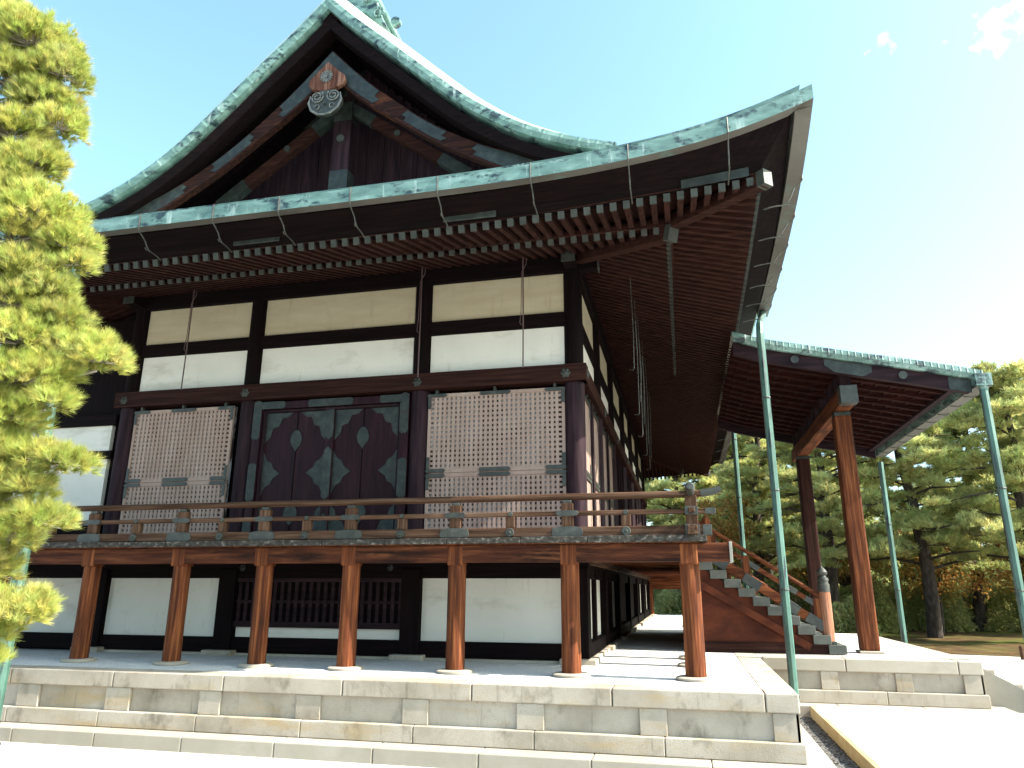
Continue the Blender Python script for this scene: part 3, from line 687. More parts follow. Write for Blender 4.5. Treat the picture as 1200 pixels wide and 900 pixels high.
rib = lambda i: -.007 if i % 9 == 0 else 0
uf = [-5 + k * .03 for k in range(334)]
rows = [[vpt(u, th(u), YV + .35) for u in uf]] + [[vpt(u, th(u) * f_, YV + y_ + rib(i)) for i, u in enumerate(uf)] for f_, y_ in ((1, .02), (.5, -.012), (0, 0))]
vb.grid(rows)
vb.build('verge_edge', M['copper'], hall)
rows = []
for a in range(0, 91, 15):
    rows.append([vpt(u, offx(u) * math.sin(R(a)), YV + .02 + .45 * (1 - math.cos(R(a)))) for u in us])
for y in (0, 1, 4, 9.15): rows.append([vpt(u, offx(u) + .03, y) for u in us])
mr = MB(); mr.grid(rows)
rows2 = [[(x, YB - y, z) for x, y, z in r] for r in rows]; mr.grid(rows2)
mr.build('main_roof', M['roof'], hall, smooth=True)
# lower continuation of main slopes down to the skirt on both flanks
lr = MB()
for s in (1, -1):
    rws = []
    for y in (YV + .4, 3, 9.15, 15, YB - YV - .4):
        rws.append([(CX + s * 4.9, y, V(4.9) + .04), (CX + s * 5.6, y, 7.22), (CX + s * 6.3, y, 6.80), (CX + s * 7.13, y, 6.13)])
    lr.grid(rws)
lr.build('main_roof', M['roof'], hall, smooth=True)
MB().grid([[vpt(u, th(u) - .002, YV + .3) for u in us], [vpt(u, th(u) - .002, .3) for u in us]]).build('gable_soffit', M['drkx'], hall)
sr = MB()
for yy in (-.85, -.6, -.2): sr.grid([[vpt(u, th(u) - .01, yy) for u in us], [vpt(u, th(u) - .07, yy) for u in us], [vpt(u, th(u) - .07, yy + .07) for u in us], [vpt(u, th(u) - .01, yy + .07) for u in us]])
sr.build('gable_rafter', M['drkx'], hall)
# stepped boards behind the verge
MB().grid([[vpt(u, -.24, YV + .1) for u in us], [vpt(u, -.40, YV + .14) for u in us], [vpt(u, -.40, YV + .4) for u in us]]).build('verge_board', M['drkx'], hall)
# bargeboard
BU = [(0, 10.32), (.55, 9.72), (1.07, 9.22), (1.9, 8.53), (2.7, 8.03), (3.4, 7.72), (4.3, 7.42)]
BL = [(0, 9.76), (.6, 9.20), (1.33, 8.63), (2.0, 8.13), (2.6, 7.76), (3.3, 7.38), (4.3, 7.05)]
def barge(name, m, u0, u1, y, th_, pa=0, pb=0, ys=None):
    b = MB(); n = max(3, int((u1 - u0) / .12)); ts = [u0 + (u1 - u0) * i / n for i in range(n + 1)]
    for s in ((1, -1) if u0 >= 0 else (1,)):
        rws = []
        for u in ts:
            zu, zl = interp(BU, u) - pa, interp(BL, u) + pb; x_ = CX + s * u
            rws.append([(x_, y, zl), (x_, y, zu), (x_, y + th_, zu), (x_, y + th_, zl), (x_, y, zl)])
        b.grid(rws)
    return b.build(name, m, hall)
bb = barge('bargeboard', M['bargex'], 0, 4.3, -1.0, .09)
barge('bargeboard_lip', M['weax'], .0, 4.3, -1.03, .03, pa=.0, pb=-.0) if False else None
lip = MB()
for s in (1, -1):
    for side, tab in ((0, BL),):
        ts = [i * .12 for i in range(36)]
        lip.grid([[(CX + s * u, -1.03, interp(tab, u) + .0) for u in ts], [(CX + s * u, -1.03, interp(tab, u) + .06) for u in ts], [(CX + s * u, -1.001, interp(tab, u) + .065) for u in ts]])
        lip.grid([[(CX + s * u, -1.03, interp(tab, u)) for u in ts], [(CX + s * u, -.9, interp(tab, u) - .002) for u in ts]])
lip.build('bargeboard_lip', M['bargex'], hall)
def bplate(u0, u1, jag=.10):
    for s in (1, -1):
        b = MB(); top = []; bot = []
        n = 10; pts = []
        for i in range(n + 1): u = u0 + (u1 - u0) * i / n; pts.append((u, interp(BU, u) - .03))
        zu, zl = interp(BU, u1), interp(BL, u1)
        pts += [(u1 + jag, zu * .7 + zl * .3), (u1 + jag * .2, zu * .5 + zl * .5), (u1 + jag * 1.1, zu * .3 + zl * .7)]
        for i in range(n, -1, -1): u = u0 + (u1 - u0) * i / n; pts.append((u, interp(BL, u) + .07))
        if u0 > 0:
            zu, zl = interp(BU, u0), interp(BL, u0)
            pts += [(u0 - jag, zu * .3 + zl * .7), (u0 - jag * .2, zu * .5 + zl * .5), (u0 - jag, zu * .7 + zl * .3)]
        b.prism([(CX + s * u, z) for u, z in pts], -1.016, -1.002); b.build('copper_plate', M['cgreen'], bb)
bplate(0, .85); bplate(1.5, 2.1); bplate(2.75, 3.9)
# gable wall, post, struts
gw = MB(); k = -46
while k < 46:
    a = CX + k * .085; u = abs(a - CX); ztop = V(u) - .3
    gw.box(a, a + .165, .3 + (.012 if (k // 2) % 2 else 0), .36, 6.9, max(7.0, ztop)); k += 2
gw.build('gable_wall', M['purz'], hall)
MB().box(CX - 4.6, CX + 4.6, -.5, .3, 7.0, 7.30).build('gable_beam', M['drkx'], hall, .01)
gp = MB().box(CX - .17, CX + .17, -.45, -.2, 7.3, 9.62).build('gable_post', M['purz'], hall, .01)
MB().box(CX - .18, CX + .18, -.462, -.19, 7.3, 8.22).build('copper_plate', M['cgreen'], gp, .004)
MB().box(CX - .18, CX + .18, -.462, -.19, 9.25, 9.63).build('copper_plate', M['cgreen'], gp, .004)
MB().tube([(CX, -.45, 8.86), (CX, -.49, 8.86)], .075, 12).build('stud', M['ccap'], gp)
for s in (1, -1):
    p0 = Vector((CX + s * .1, -.34, 9.55)); p1 = Vector((CX + s * 3.0, -.34, 7.42)); d = p1 - p0
    o = MB().bar(p0, p1, .16, .19).build('gable_strut', M['drdx'], hall, .008)
    for a, b_ in ((0, .17), (.62, .8)): MB().bar(p0 + d * a, p0 + d * b_, .17, .20).build('copper_plate', M['cgreen'], o, .004)
    MB().tube([tuple(p0 + d * .34 + Vector((0, -.08, 0))), tuple(p0 + d * .34 + Vector((0, -.12, 0)))], .06, 10).build('stud', M['ccap'], o)
# gable pendant with chrysanthemum and scrolls
pd = empty('gable_pendant', (CX, -1.1, 9.5)); pd.parent = hall; pd.location = Vector((CX, -1.1, 9.5)) - hall.location
pts = [(0, 9.98), (.12, 9.86), (.24, 9.74), (.33, 9.66), (.35, 9.56), (.31, 9.48), (.22, 9.44), (.12, 9.40)]
MB().prism([(CX + a, b_) for a, b_ in pts] + [(CX - a, b_) for a, b_ in reversed(pts[1:])], -1.13, -1.04).build('carved_board', M['pink2'], pd, .01)
pts = [(math.cos(R(a)) * .31, 9.16 + math.sin(R(a)) * .26) for a in range(70, -91, -20)]
MB().prism([(CX + a, b_) for a, b_ in pts] + [(CX - a, b_) for a, b_ in reversed(pts)], -1.12, -1.04).build('scroll_board', M['cdark'], pd, .01)
cy = MB()
for i in range(16):
    a = 2 * math.pi * i / 16; c_ = Vector((CX + math.cos(a) * .085, -1.145, 9.66 + math.sin(a) * .085))
    cy.tube([c_ + Vector((-math.cos(a) * .05, 0, -math.sin(a) * .05)), c_ + Vector((0, -.008, 0)), c_ + Vector((math.cos(a) * .035, 0, math.sin(a) * .035))], [.007, .017, .012], 6)
cy.tube([(CX, -1.14, 9.66), (CX, -1.165, 9.66)], .03, 10); cy.build('chrysanthemum', M['silver'], pd)
for s in (1, -1):
    pt = [];
    for k in range(34):
        a = k * .38; r = .125 * (1 - k / 42); pt.append((CX + s * (.155 + r * math.cos(a + 2.4)), -1.135, 9.27 + r * math.sin(a + 2.4)))
    MB().tube(pt, .014, 6).build('scroll', M['silver'], pd)
    MB().tube([(CX + s * a, -1.13, z) for a, z in ((.28, 9.30), (.31, 9.16), (.25, 9.01), (.12, 8.92), (.0, 8.90))], [.012, .02, .022, .018, .016], 6).build('scroll', M['silver'], pd)
    MB().tube([(CX + s * (.14 + .045 * math.cos(k * .5)), -1.135, 9.06 + .045 * math.sin(k * .5)) for k in range(11)], .010, 5).build('scroll', M['silver'], pd)

MB().tube([(CX, -1.12, 9.12), (CX, -1.17, 9.12)], .03, 8).build('stud', M['ccap'], pd)
# ridge and its end ornament
MB().box(CX - .28, CX + .28, -.3, YB + .3, 11.3, 12.25).build('ridge', M['copper'], hall, .03)
MB().box(CX - .36, CX + .36, -.34, YB + .34, 12.25, 12.38).build('ridge_cap', M['copper'], hall, .03)
ro = MB().prism([(CX + a, b_) for a, b_ in ((-.80, 11.10), (-.62, 11.5), (-.50, 11.9), (-.42, 12.3), (-.25, 12.7), (0, 12.85), (.25, 12.7), (.42, 12.3), (.50, 11.9), (.62, 11.5), (.80, 11.10), (.3, 11.55), (-.3, 11.55))], -.52, -.32).build('ridge_ornament', M['copper'], hall, .02)
for s in (1, -1):
    MB().tube([(CX + s * (.62 + .11 * (1 - k / 30) * math.cos(k * .4)), -.55, 11.42 + .11 * (1 - k / 30) * math.sin(k * .4)) for k in range(24)], .02, 6).build('scroll', M['copper'], ro)
    MB().tube([(CX + s * (.38 + .10 * (1 - k / 30) * math.cos(k * .4)), -.55, 11.80 + .10 * (1 - k / 30) * math.sin(k * .4)) for k in range(24)], .02, 6).build('scroll', M['copper'], ro)
    for k in range(6): MB().tube([(CX + s * (.30 + k * .08), -.54, 12.2 - k * .16), (CX + s * (.40 + k * .08), -.57, 12.15 - k * .16)], [.03, .012], 6).build('scale', M['copper'], ro)
    MB().tube([(CX + s * .95, -.52, 11.22), (CX + s * .95, -.40, 11.22)], .09, 14).build('roundel', M['copper'], ro)


# ---------------------------------------------------------------- veranda
V0 = 1.578
ver = empty('veranda', (0, 0, 1.6)); ver.parent = hall; ver.location = Vector((0, 0, 1.6)) - hall.location
XL = -11.5
fl = MB()
x = XL
while x < 1.70: fl.box(x, min(x + .295, 1.74), -1.74, -.17, 1.555, 1.602); x += .30
y = -.16
while y < YB + 1.7: fl.box(.17, 1.74, y, y + .295, 1.555, 1.602); y += .30
fl.build('floor_board', M['redy'], ver)
ed = MB(); x = XL
while x < 1.76: L_ = rnd.uniform(.5, 1.1); ed.box(x, min(x + L_ - .006, 1.80), -1.80, -1.742, 1.565 + rnd.uniform(-.004, .004), 1.640 + rnd.uniform(-.006, .006)); x += L_
y = -1.74
while y < YB + 1.7: L_ = rnd.uniform(.5, 1.1); ed.box(1.742, 1.80, y, y + L_ - .006, 1.565, 1.638); y += L_
ed.build('edge_board', M['edgew'], ver, bevel=.006)
o = MB().box(XL, 2.05, -1.70, -1.50, 1.335, 1.553).build('edge_beam', M['beamx'], ver, .012)
MB().box(2.05, 2.085, -1.715, -1.485, 1.32, 1.565).build('end_cap', M['capw'], o, .004)
o = MB().box(1.48, 1.68, -1.499, YB + 1.6, 1.335, 1.553).build('edge_beam', M['redy'], ver, .012)
y = .6
while y < YB: MB().box(.12, 1.48, y, y + .09, 1.45, 1.553).build('joist', M['redx'], ver); y += 1.18
for x in np.arange(-10.8, 0, 1.2): MB().box(x, x + .09, -1.5, -.1, 1.45, 1.553).build('joist', M['redy'], ver)
MB().box(.105, .20, .2, YB, 1.36, 1.50).build('ledger', M['weay'], ver, .008)
POSTX = [-9.95, -8.46, -6.968, -5.46, -4.148, -2.85, -1.366, .113, V0]
def vpost(x, y):
    p = MB().lathe((x, y, 0), [(.122, .035), (.118, .5), (.118, 1.335)], 16).build('veranda_post', M['redz'], ver, smooth=True)
    MB().lathe((x, y, 0), [(.20, -.01), (.23, .0), (.235, .025), (.20, .037)], 20).build('footing_stone', M['stonel'], p, smooth=True)
    MB().box(x - .108, x + .108, y - .128, y + .11, 1.30, 1.552).build('post_head', M['redz'], p, .02)
for x in POSTX: vpost(x, -V0)
for y in (.0, 1.1, 11, 13, 15, 17, YB + 1.5): vpost(V0, y)
for x in (0.1, -1.4): vpost(x, YB + 1.5)
MB().box(.2, 1.47, YB + 1.5, YB + 1.6, 1.0, 1.553).build('edge_beam', M['redx'], ver, .01)
# railing
rl = empty('railing', (0, -1.66, 1.64)); rl.parent = hall; rl.location = Vector((0, -1.66, 1.64)) - hall.location
RY = -1.68; RX = 1.64
# (bottom rail, middle rail, round top rail), each running past the corner
MB().box(XL, 1.86, RY - .062, RY + .062, 1.645, 1.762).build('bottom_rail', M['weax'], rl, .01)
MB().box(XL, 1.92, RY - .038, RY + .038, 1.905, 1.962).build('middle_rail', M['weax'], rl, .008)
MB().tube([(XL, RY, 2.142), (1.60, RY, 2.142), (1.78, RY, 2.15), (1.90, RY, 2.168), (1.99, RY, 2.195)], [.043, .043, .043, .043, .036], 14).build('top_rail', M['weax'], rl, smooth=True)
MB().tube([(1.76, RY, 2.149), (1.90, RY, 2.168), (2.0, RY, 2.20)], [.047, .048, .040], 14).build('rail_tip', M['cdark'], rl, smooth=True)
MB().box(1.80, 1.925, RY - .042, RY + .042, 1.900, 1.967).build('rail_tip', M['cdark'], rl, .004)
MB().box(1.76, 1.865, RY - .066, RY + .066, 1.641, 1.768).build('rail_tip', M['cdark'], rl, .004)
# side run, ends either side of the stairs
for a, b_ in ((-1.92, 2.3), (8.45, YB + 1.7)):
    MB().box(RX - .062, RX + .062, a + .06, b_, 1.646, 1.760).build('bottom_rail', M['weay'], rl, .01)
    MB().box(RX - .038, RX + .038, a, b_, 1.906, 1.960).build('middle_rail', M['weay'], rl, .008)
    MB().tube([(RX, a - .06, 2.19), (RX, a + .1, 2.155), (RX, a + .3, 2.146), (RX, b_, 2.142)], [.036, .043, .043, .043], 14).build('top_rail', M['weay'], rl, smooth=True)
MB().tube([(RX, -2.0, 2.20), (RX, -1.9, 2.17), (RX, -1.76, 2.15)], [.040, .048, .047], 14).build('rail_tip', M['cdark'], rl, smooth=True)
rx_ = POSTX + []
for i, x in enumerate(POSTX[:-1]):
    p = MB().box(x - .075, x + .075, RY - .05, RY + .05, 1.762, 2.06).build('railing_post', M['weaz'], rl, .008)
    MB().box(x - .055, x + .055, RY - .045, RY + .045, 2.06, 2.10).build('bearing_block', M['cdark'], p, .01)
    lo = [(x + a, 1.70 + b_) for a, b_ in ((-.20, -.02), (-.185, .05), (-.1, .066), (.1, .066), (.185, .05), (.20, -.02), (.185, -.05), (.12, -.055), (-.12, -.055), (-.185, -.05))]
    MB().prism(lo, RY - .074, RY - .0625).build('strap_fitting', M['cdark'], p, .004)
    lo = [(x + a, 1.934 + b_) for a, b_ in ((-.15, 0), (-.12, .032), (0, .036), (.12, .032), (.15, 0), (.12, -.032), (0, -.036), (-.12, -.032))]
    MB().prism(lo, RY - .056, RY - .0385).build('strap_fitting', M['cdark'], p, .004)
    xn = POSTX[i + 1]; xm = (x + xn) / 2
    q = MB().box(xm - .06, xm + .06, RY - .045, RY + .045, 1.762, 1.905).build('railing_post', M['weaz'], rl, .008)
    MB().tube([(xm, RY - .062, 1.70), (xm, RY - .085, 1.70)], [.058, .05], 16).build('round_stud', M['ccap'], q)
    MB().tube([(xm, RY - .085, 1.70), (xm, RY - .10, 1.70)], [.022, .014], 10).build('round_stud', M['ccap'], q)
    MB().tube([(xm, RY - .038, 1.935), (xm, RY - .06, 1.935)], [.033, .027], 12).build('round_stud', M['cdark'], q)
# corner post of the railing
cp = MB().box(RX - .07, RX + .07, RY - .07, RY + .07, 1.64, 2.12).build('railing_post', M['weaz'], rl, .008)
MB().box(RX - .085, RX + .085, RY - .085, RY + .085, 1.635, 1.775).build('strap_fitting', M['cdark'], cp, .004)
MB().box(RX - .078, RX + .078, RY - .078, RY + .078, 1.885, 1.99).build('strap_fitting', M['cdark'], cp, .004)
MB().lathe((RX, RY, 0), [(.05, 2.10), (.055, 2.16), (.062, 2.22), (.05, 2.27), (.02, 2.29)], 14).build('finial', M['cdark'], cp, smooth=True)
for y in (-.7, .2, 1.1, 2.0, 9.5, 11, 12.5, 14, 15.5, 17, 18.5):
    MB().box(RX - .05, RX + .05, y - .06, y + .06, 1.76, 2.10).build('railing_post', M['weaz'], rl, .008)

# ---------------------------------------------------------------- wooden stairs on the right side
SY0, SY1 = 2.40, 8.30
stc = empty('wooden_stairs', (3, 5.35, 0)); stc.parent = hall; stc.location = Vector((3, 5.35, 0)) - hall.location
RISE, RUN, XB = .1475, .2235, 3.995
for k in range(10):
    xf = XB - RUN * k; z1 = RISE * (k + 1)
    MB().box(xf - RUN - .05, xf, SY0, SY1, z1 - RISE + .006, z1).build('tread', M['tread'], stc, .008)
for y in (SY0 + .06, SY1 - .10):
    MB().prism([(1.62, .10), (3.74, .10), (3.74, .15), (1.75, 1.40), (1.62, 1.40)], y, y + .04).build('side_panel', M['pred'], stc)
for y in (SY0 + .035, SY1 - .06):
    MB().box(1.62, 3.80, y, y + .05, .0, .17).build('ground_sill', M['drdx'], stc, .006)
    MB().bar((1.62, y + .012, 1.18), (3.45, y + .012, .10), .05, .12).build('brace', M['pred'], stc, .004)
    MB().box(1.63, 1.70, y, y + .06, .17, 1.33).build('post', M['redz'], stc, .006)
def balus(y):
    b = empty('balustrade', (3, y, .8)); b.parent = hall; b.location = Vector((3, y, .8)) - hall.location
    nw = MB().lathe((3.76, y, 0), [(.092, .16), (.095, .3), (.095, .95), (.09, .98)], 18).build('newel_post', M['pink'], b, smooth=True)
    MB().lathe((3.76, y, 0), [(.098, .98), (.100, 1.10), (.085, 1.11), (.085, 1.15), (.095, 1.16), (.090, 1.20), (.062, 1.22), (.058, 1.24), (.085, 1.27), (.088, 1.30), (.06, 1.34), (.02, 1.375), (.004, 1.40)], 18).build('onion_finial', M['cdark'], nw, smooth=True)
    MB().box(3.68, 3.86, y - .1, y + .1, .14, .20).build('post_shoe', M['cdark'], nw, .005)
    sl_ = -.66
    def rail(nm, m, z0, wd, h, x0=2.0, x1=3.70, tube=False):
        p = (x0, y, z0 + (x0 - 3.7) * sl_); q = (x1, y, z0 + (x1 - 3.7) * sl_)
        return (MB().tube([p, q], wd / 2, 12) if tube else MB().bar(p, q, wd, h)).build(nm, m, b, 0 if tube else .006, smooth=tube)
    rail('bottom_rail', M['redx'], .42, .10, .15, 1.75); rail('middle_rail', M['redx'], .72, .06, .075, 1.8); rail('top_rail', M['redx'], .90, .075, .075, 1.75, tube=True)
    for x in (2.02, 2.55, 3.12, 3.62):
        zb_ = .46 + (x - 3.7) * sl_
        p = MB().box(x - .055, x + .055, y - .04, y + .04, zb_, zb_ + .36).build('baluster', M['redz'], b, .006)
    for x in (2.1, 2.62, 3.2, 3.58):
        for z0, wd, h in ((.42, .115, .165), (.72, .072, .087)):
            MB().bar((x - .13, y, z0 + (x - .13 - 3.7) * sl_), (x + .13, y, z0 + (x + .13 - 3.7) * sl_), wd, h).build('strap_fitting', M['cdark'], b, .004)
    for x in (1.98, ): MB().lathe((1.93, y, 0), [(.085, 1.55), (.085, 2.02), (.09, 2.03), (.06, 2.12), (.085, 2.18), (.02, 2.28)], 14).build('newel_post', M['redz'], b, smooth=True)
balus(SY0 + .14); balus(SY1 - .14)

# ---------------------------------------------------------------- entrance porch roof
po = empty('entrance_porch', (4.45, 5.35, 0)); po.parent = hall; po.location = Vector((4.45, 5.35, 0)) - hall.location
PY0, PY1 = 2.02, 8.70
PT = [(2.6, 5.50), (3.1, 5.33), (3.8, 5.16), (4.6, 4.97), (5.4, 4.79), (6.1, 4.62), (6.55, 4.50)]       # top of the verge edge
pz = lambda x: interp(PT, x)
xs = [2.6 + .1 * k for k in range(40)]
MB().grid([[(x, PY0, pz(x)) for x in xs], [(x, PY0 + .08, pz(x) + .012) for x in xs], [(x, 5.35, pz(x) + .04) for x in xs], [(x, PY1 - .08, pz(x) + .012) for x in xs], [(x, PY1, pz(x)) for x in xs]]).build('porch_roof', M['roof'], po)
for y, s in ((PY0, 1), (PY1, -1)):
    xf_ = [2.6 + .0175 * k for k in range(224)]; rb = lambda i: -.005 * s if i % 6 == 0 else 0
    MB().grid([[(x, y + rb(i), pz(x)) for i, x in enumerate(xf_)], [(x, y - .01 * s + rb(i), pz(x) - .085) for i, x in enumerate(xf_)], [(x, y + .03 * s + rb(i), pz(x) - .165) for i, x in enumerate(xf_)], [(x, y + .3 * s, pz(x) - .165) for x in xf_]]).build('verge_edge', M['copper'], po)
    MB().grid([[(x, y + .10 * s, pz(x) - .165) for x in xs[:38]], [(x, y + .10 * s, pz(x) - .40) for x in xs[:38]], [(x, y + .22 * s, pz(x) - .40) for x in xs[:38]], [(x, y + .22 * s, pz(x) - .165) for x in xs[:38]]]).build('verge_beam', M['purx'], po)
    # copper plates and studs on the verge beam
    for x0_, x1_, dz in ((4.10, 4.85, .0), (6.0, 6.33, 0)):
        q = [x0_, x0_ + .12, x1_ - .12, x1_]
        MB().grid([[(x, y + .088 * s, pz(x) - .175) for x in np.linspace(x0_, x1_, 6)], [(x, y + .088 * s, pz(x) - .30 - .10 * (1 if .2 < (x - x0_) / (x1_ - x0_) < .8 or x0_ > 5 else 0)) for x in np.linspace(x0_, x1_, 6)]]).build('copper_plate', M['cgreen'], po)
    for x in (3.62, 5.32):
        MB().tube([(x, y + .10 * s, pz(x) - .28), (x, y + .06 * s, pz(x) - .28)], .07, 12).build('stud', M['ccap'], po)
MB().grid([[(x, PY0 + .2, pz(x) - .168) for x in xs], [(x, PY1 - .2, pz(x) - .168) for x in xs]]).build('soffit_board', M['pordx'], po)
# porch rafters with the cross battens over them
y = PY0 + .42
while y < PY1 - .3:
    b = MB(); xr = [2.6, 3.2, 4.0, 4.8, 5.6, 6.2]
    b.grid([[(x, y, pz(x) - .17) for x in xr], [(x, y, pz(x) - .25) for x in xr], [(x, y + .07, pz(x) - .25) for x in xr], [(x, y + .07, pz(x) - .17) for x in xr]])
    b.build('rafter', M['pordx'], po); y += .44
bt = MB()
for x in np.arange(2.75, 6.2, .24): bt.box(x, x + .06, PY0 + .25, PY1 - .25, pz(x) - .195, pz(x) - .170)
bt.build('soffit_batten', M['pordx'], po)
MB().box(6.14, 6.26, PY0 + .2, PY1 - .2, pz(6.2) - .27, pz(6.2) - .175).build('eave_board', M['purx'], po, .008)
# gutter at the low end
gg = MB().grid([[(a, y, z) for a, z in ((6.34, 4.41), (6.34, 4.25), (6.58, 4.235), (6.58, 4.44), (6.57, 4.44), (6.57, 4.25), (6.35, 4.265), (6.35, 4.41))] for y in (PY0 - .10, PY1 + .05)])
gg.box(6.34, 6.58, PY0 - .106, PY0 - .10, 4.235, 4.44)
gp_ = gg.build('gutter', M['copper'], po)
MB().box(6.345, 6.575, PY0 - .09, PY1 + .04, 4.226, 4.233).build('gutter_base', M['gutbot'], gp_)
MB().tube([(6.46, 2.0, 4.18), (6.46, 2.0, 4.30)], [.07, .10], 8).build('hopper', M['copper'], gp_)
for y in np.arange(2.6, 8.6, .68):
    MB().tube([(6.2, y, 4.27), (6.27, y, 4.22), (6.33, y, 4.25), (6.38, y, 4.215), (6.5, y, 4.2), (6.585, y, 4.24), (6.59, y, 4.42)], .009, 6).build('gutter_bracket', M['wire'], po)
# posts, bolsters and eave beam
PX = 4.46
for y in (3.02, 7.68):
    p = MB().bar((PX, y, .03), (PX, y, 4.06), .29, .29, (0, 1, 0)).build('porch_post', M['drdz'] if y > 5 else M['redz'], po, .035)
    MB().box(PX - .19, PX + .19, y - .19, y + .19, -.002, .035).build('footing_stone', M['stonel'], p, .01)
    MB().box(PX - .135, PX + .135, y - .135, y + .135, 3.98, 4.12).build('post_collar', M['cgreen'], p, .008)
o = MB().box(PX - .13, PX + .13, 2.22, 8.48, 4.125, 4.42).build('porch_beam', M['redy'], po, .02)
MB().box(PX - .14, PX + .14, 2.19, 2.42, 4.118, 4.43).build('end_cap', M['ccap'], o, .004)
pass
for y in (2.45, 3.0, 3.55, 4.5, 5.35, 6.2, 7.1, 7.7, 8.2): MB().box(PX - .09, PX + .09, y - .09, y + .09, 4.42, pz(PX) - .25).build('bearing_block', M['purz'], po, .01)

# ---------------------------------------------------------------- hanging shutter rods and hooks
def rod(x, y, z1, z0, r=.011, m='rod'):
    h = MB(); h.tube([(x, y, z1), (x + .004, y, (z1 + z0) / 2), (x, y, z0)], r, 6)
    h.tube([(x + .06, y, z1 - .02), (x + .05, y, z1 - .12), (x - .02, y, z1 - .25), (x - .03, y, z1 - .9), (x - .05, y, z1 - 1.1), (x - .02, y, z1 - 1.14)], .006, 5)
    h.build('shutter_rod', M[m], hall)
rod(-.70, -.6, 6.08, 4.25); rod(-2.39, -.6, 6.08, 4.2); rod(-6.65, -.6, 6.08, 4.25); rod(-8.9, -.6, 6.0, 4.3, .008, 'wire')
for y, z0 in ((.3, 4.4), (1.3, 3.9), (2.2, 3.7), (3.6, 3.6), (4.8, 3.5)):
    b = MB(); x = .92
    b.tube([(x, y, 5.98), (x + .01, y, 5.0), (x, y, z0), (x - .02, y, z0 - .03), (x - .08, y, z0 - .02)], .007, 5)
    b.tube([(x + .05, y, 5.2), (x + .06, y, 4.6), (x + .03, y, z0 + .2)], .006, 5)
    b.build('shutter_hook', M['wire'], hall)

# ================================================================ TREES
def tuft_mesh(name, tufts, m, nn, length, width, parent, spread=1.0, base=None):
    """tufts: array (n, 7) position, direction, tint; each tuft is nn needle blades of one triangle"""
    rs = np.random.RandomState(abs(hash(name)) % 1000 if False else 5)
    T = np.asarray(tufts, float); n = len(T)
    P = np.repeat(T[:, :3], nn, 0); Dr = np.repeat(T[:, 3:6], nn, 0); tn = np.repeat(T[:, 6], nn)
    rv = rs.normal(size=(n * nn, 3)); rv /= np.linalg.norm(rv, axis=1)[:, None]
    d = Dr + rv * spread; d /= np.linalg.norm(d, axis=1)[:, None]
    L = length * rs.uniform(.65, 1.1, n * nn)[:, None]
    side = np.cross(d, rs.normal(size=d.shape)); side /= np.linalg.norm(side, axis=1)[:, None] + 1e-9
    off = rs.uniform(-.30, .10, n * nn)[:, None] * length * Dr
    A = P + off + side * width; B = P + off - side * width; C = P + off + d * L
    v = np.stack([A, B, C], 1).reshape(-1, 3)
    off0 = Vector((0, 0, 0)); p = parent
    while p is not None: off0 += p.location; p = p.parent
    v = v - np.array(off0)
    me = bpy.data.meshes.new(name); nv = len(v); nf = nv // 3
    me.vertices.add(nv); me.vertices.foreach_set('co', v.astype(np.float32).ravel())
    me.loops.add(nv); me.loops.foreach_set('vertex_index', np.arange(nv, dtype=np.int32))
    me.polygons.add(nf); me.polygons.foreach_set('loop_start', np.arange(0, nv, 3, dtype=np.int32))
    me.update(calc_edges=True)
    ca = me.color_attributes.new('tint', 'FLOAT_COLOR', 'POINT')
    tv = np.repeat(tn * rs.uniform(.85, 1.15, len(tn)), 3); c = np.stack([tv * (1 + .12 * np.sin(np.repeat(tn, 3) * 40)), tv, tv * .9, np.ones_like(tv)], 1)
    ca.data.foreach_set('color', c.astype(np.float32).ravel())
    me.materials.append(m); o = bpy.data.objects.new(name, me); sc.collection.objects.link(o); o.parent = parent
    return o
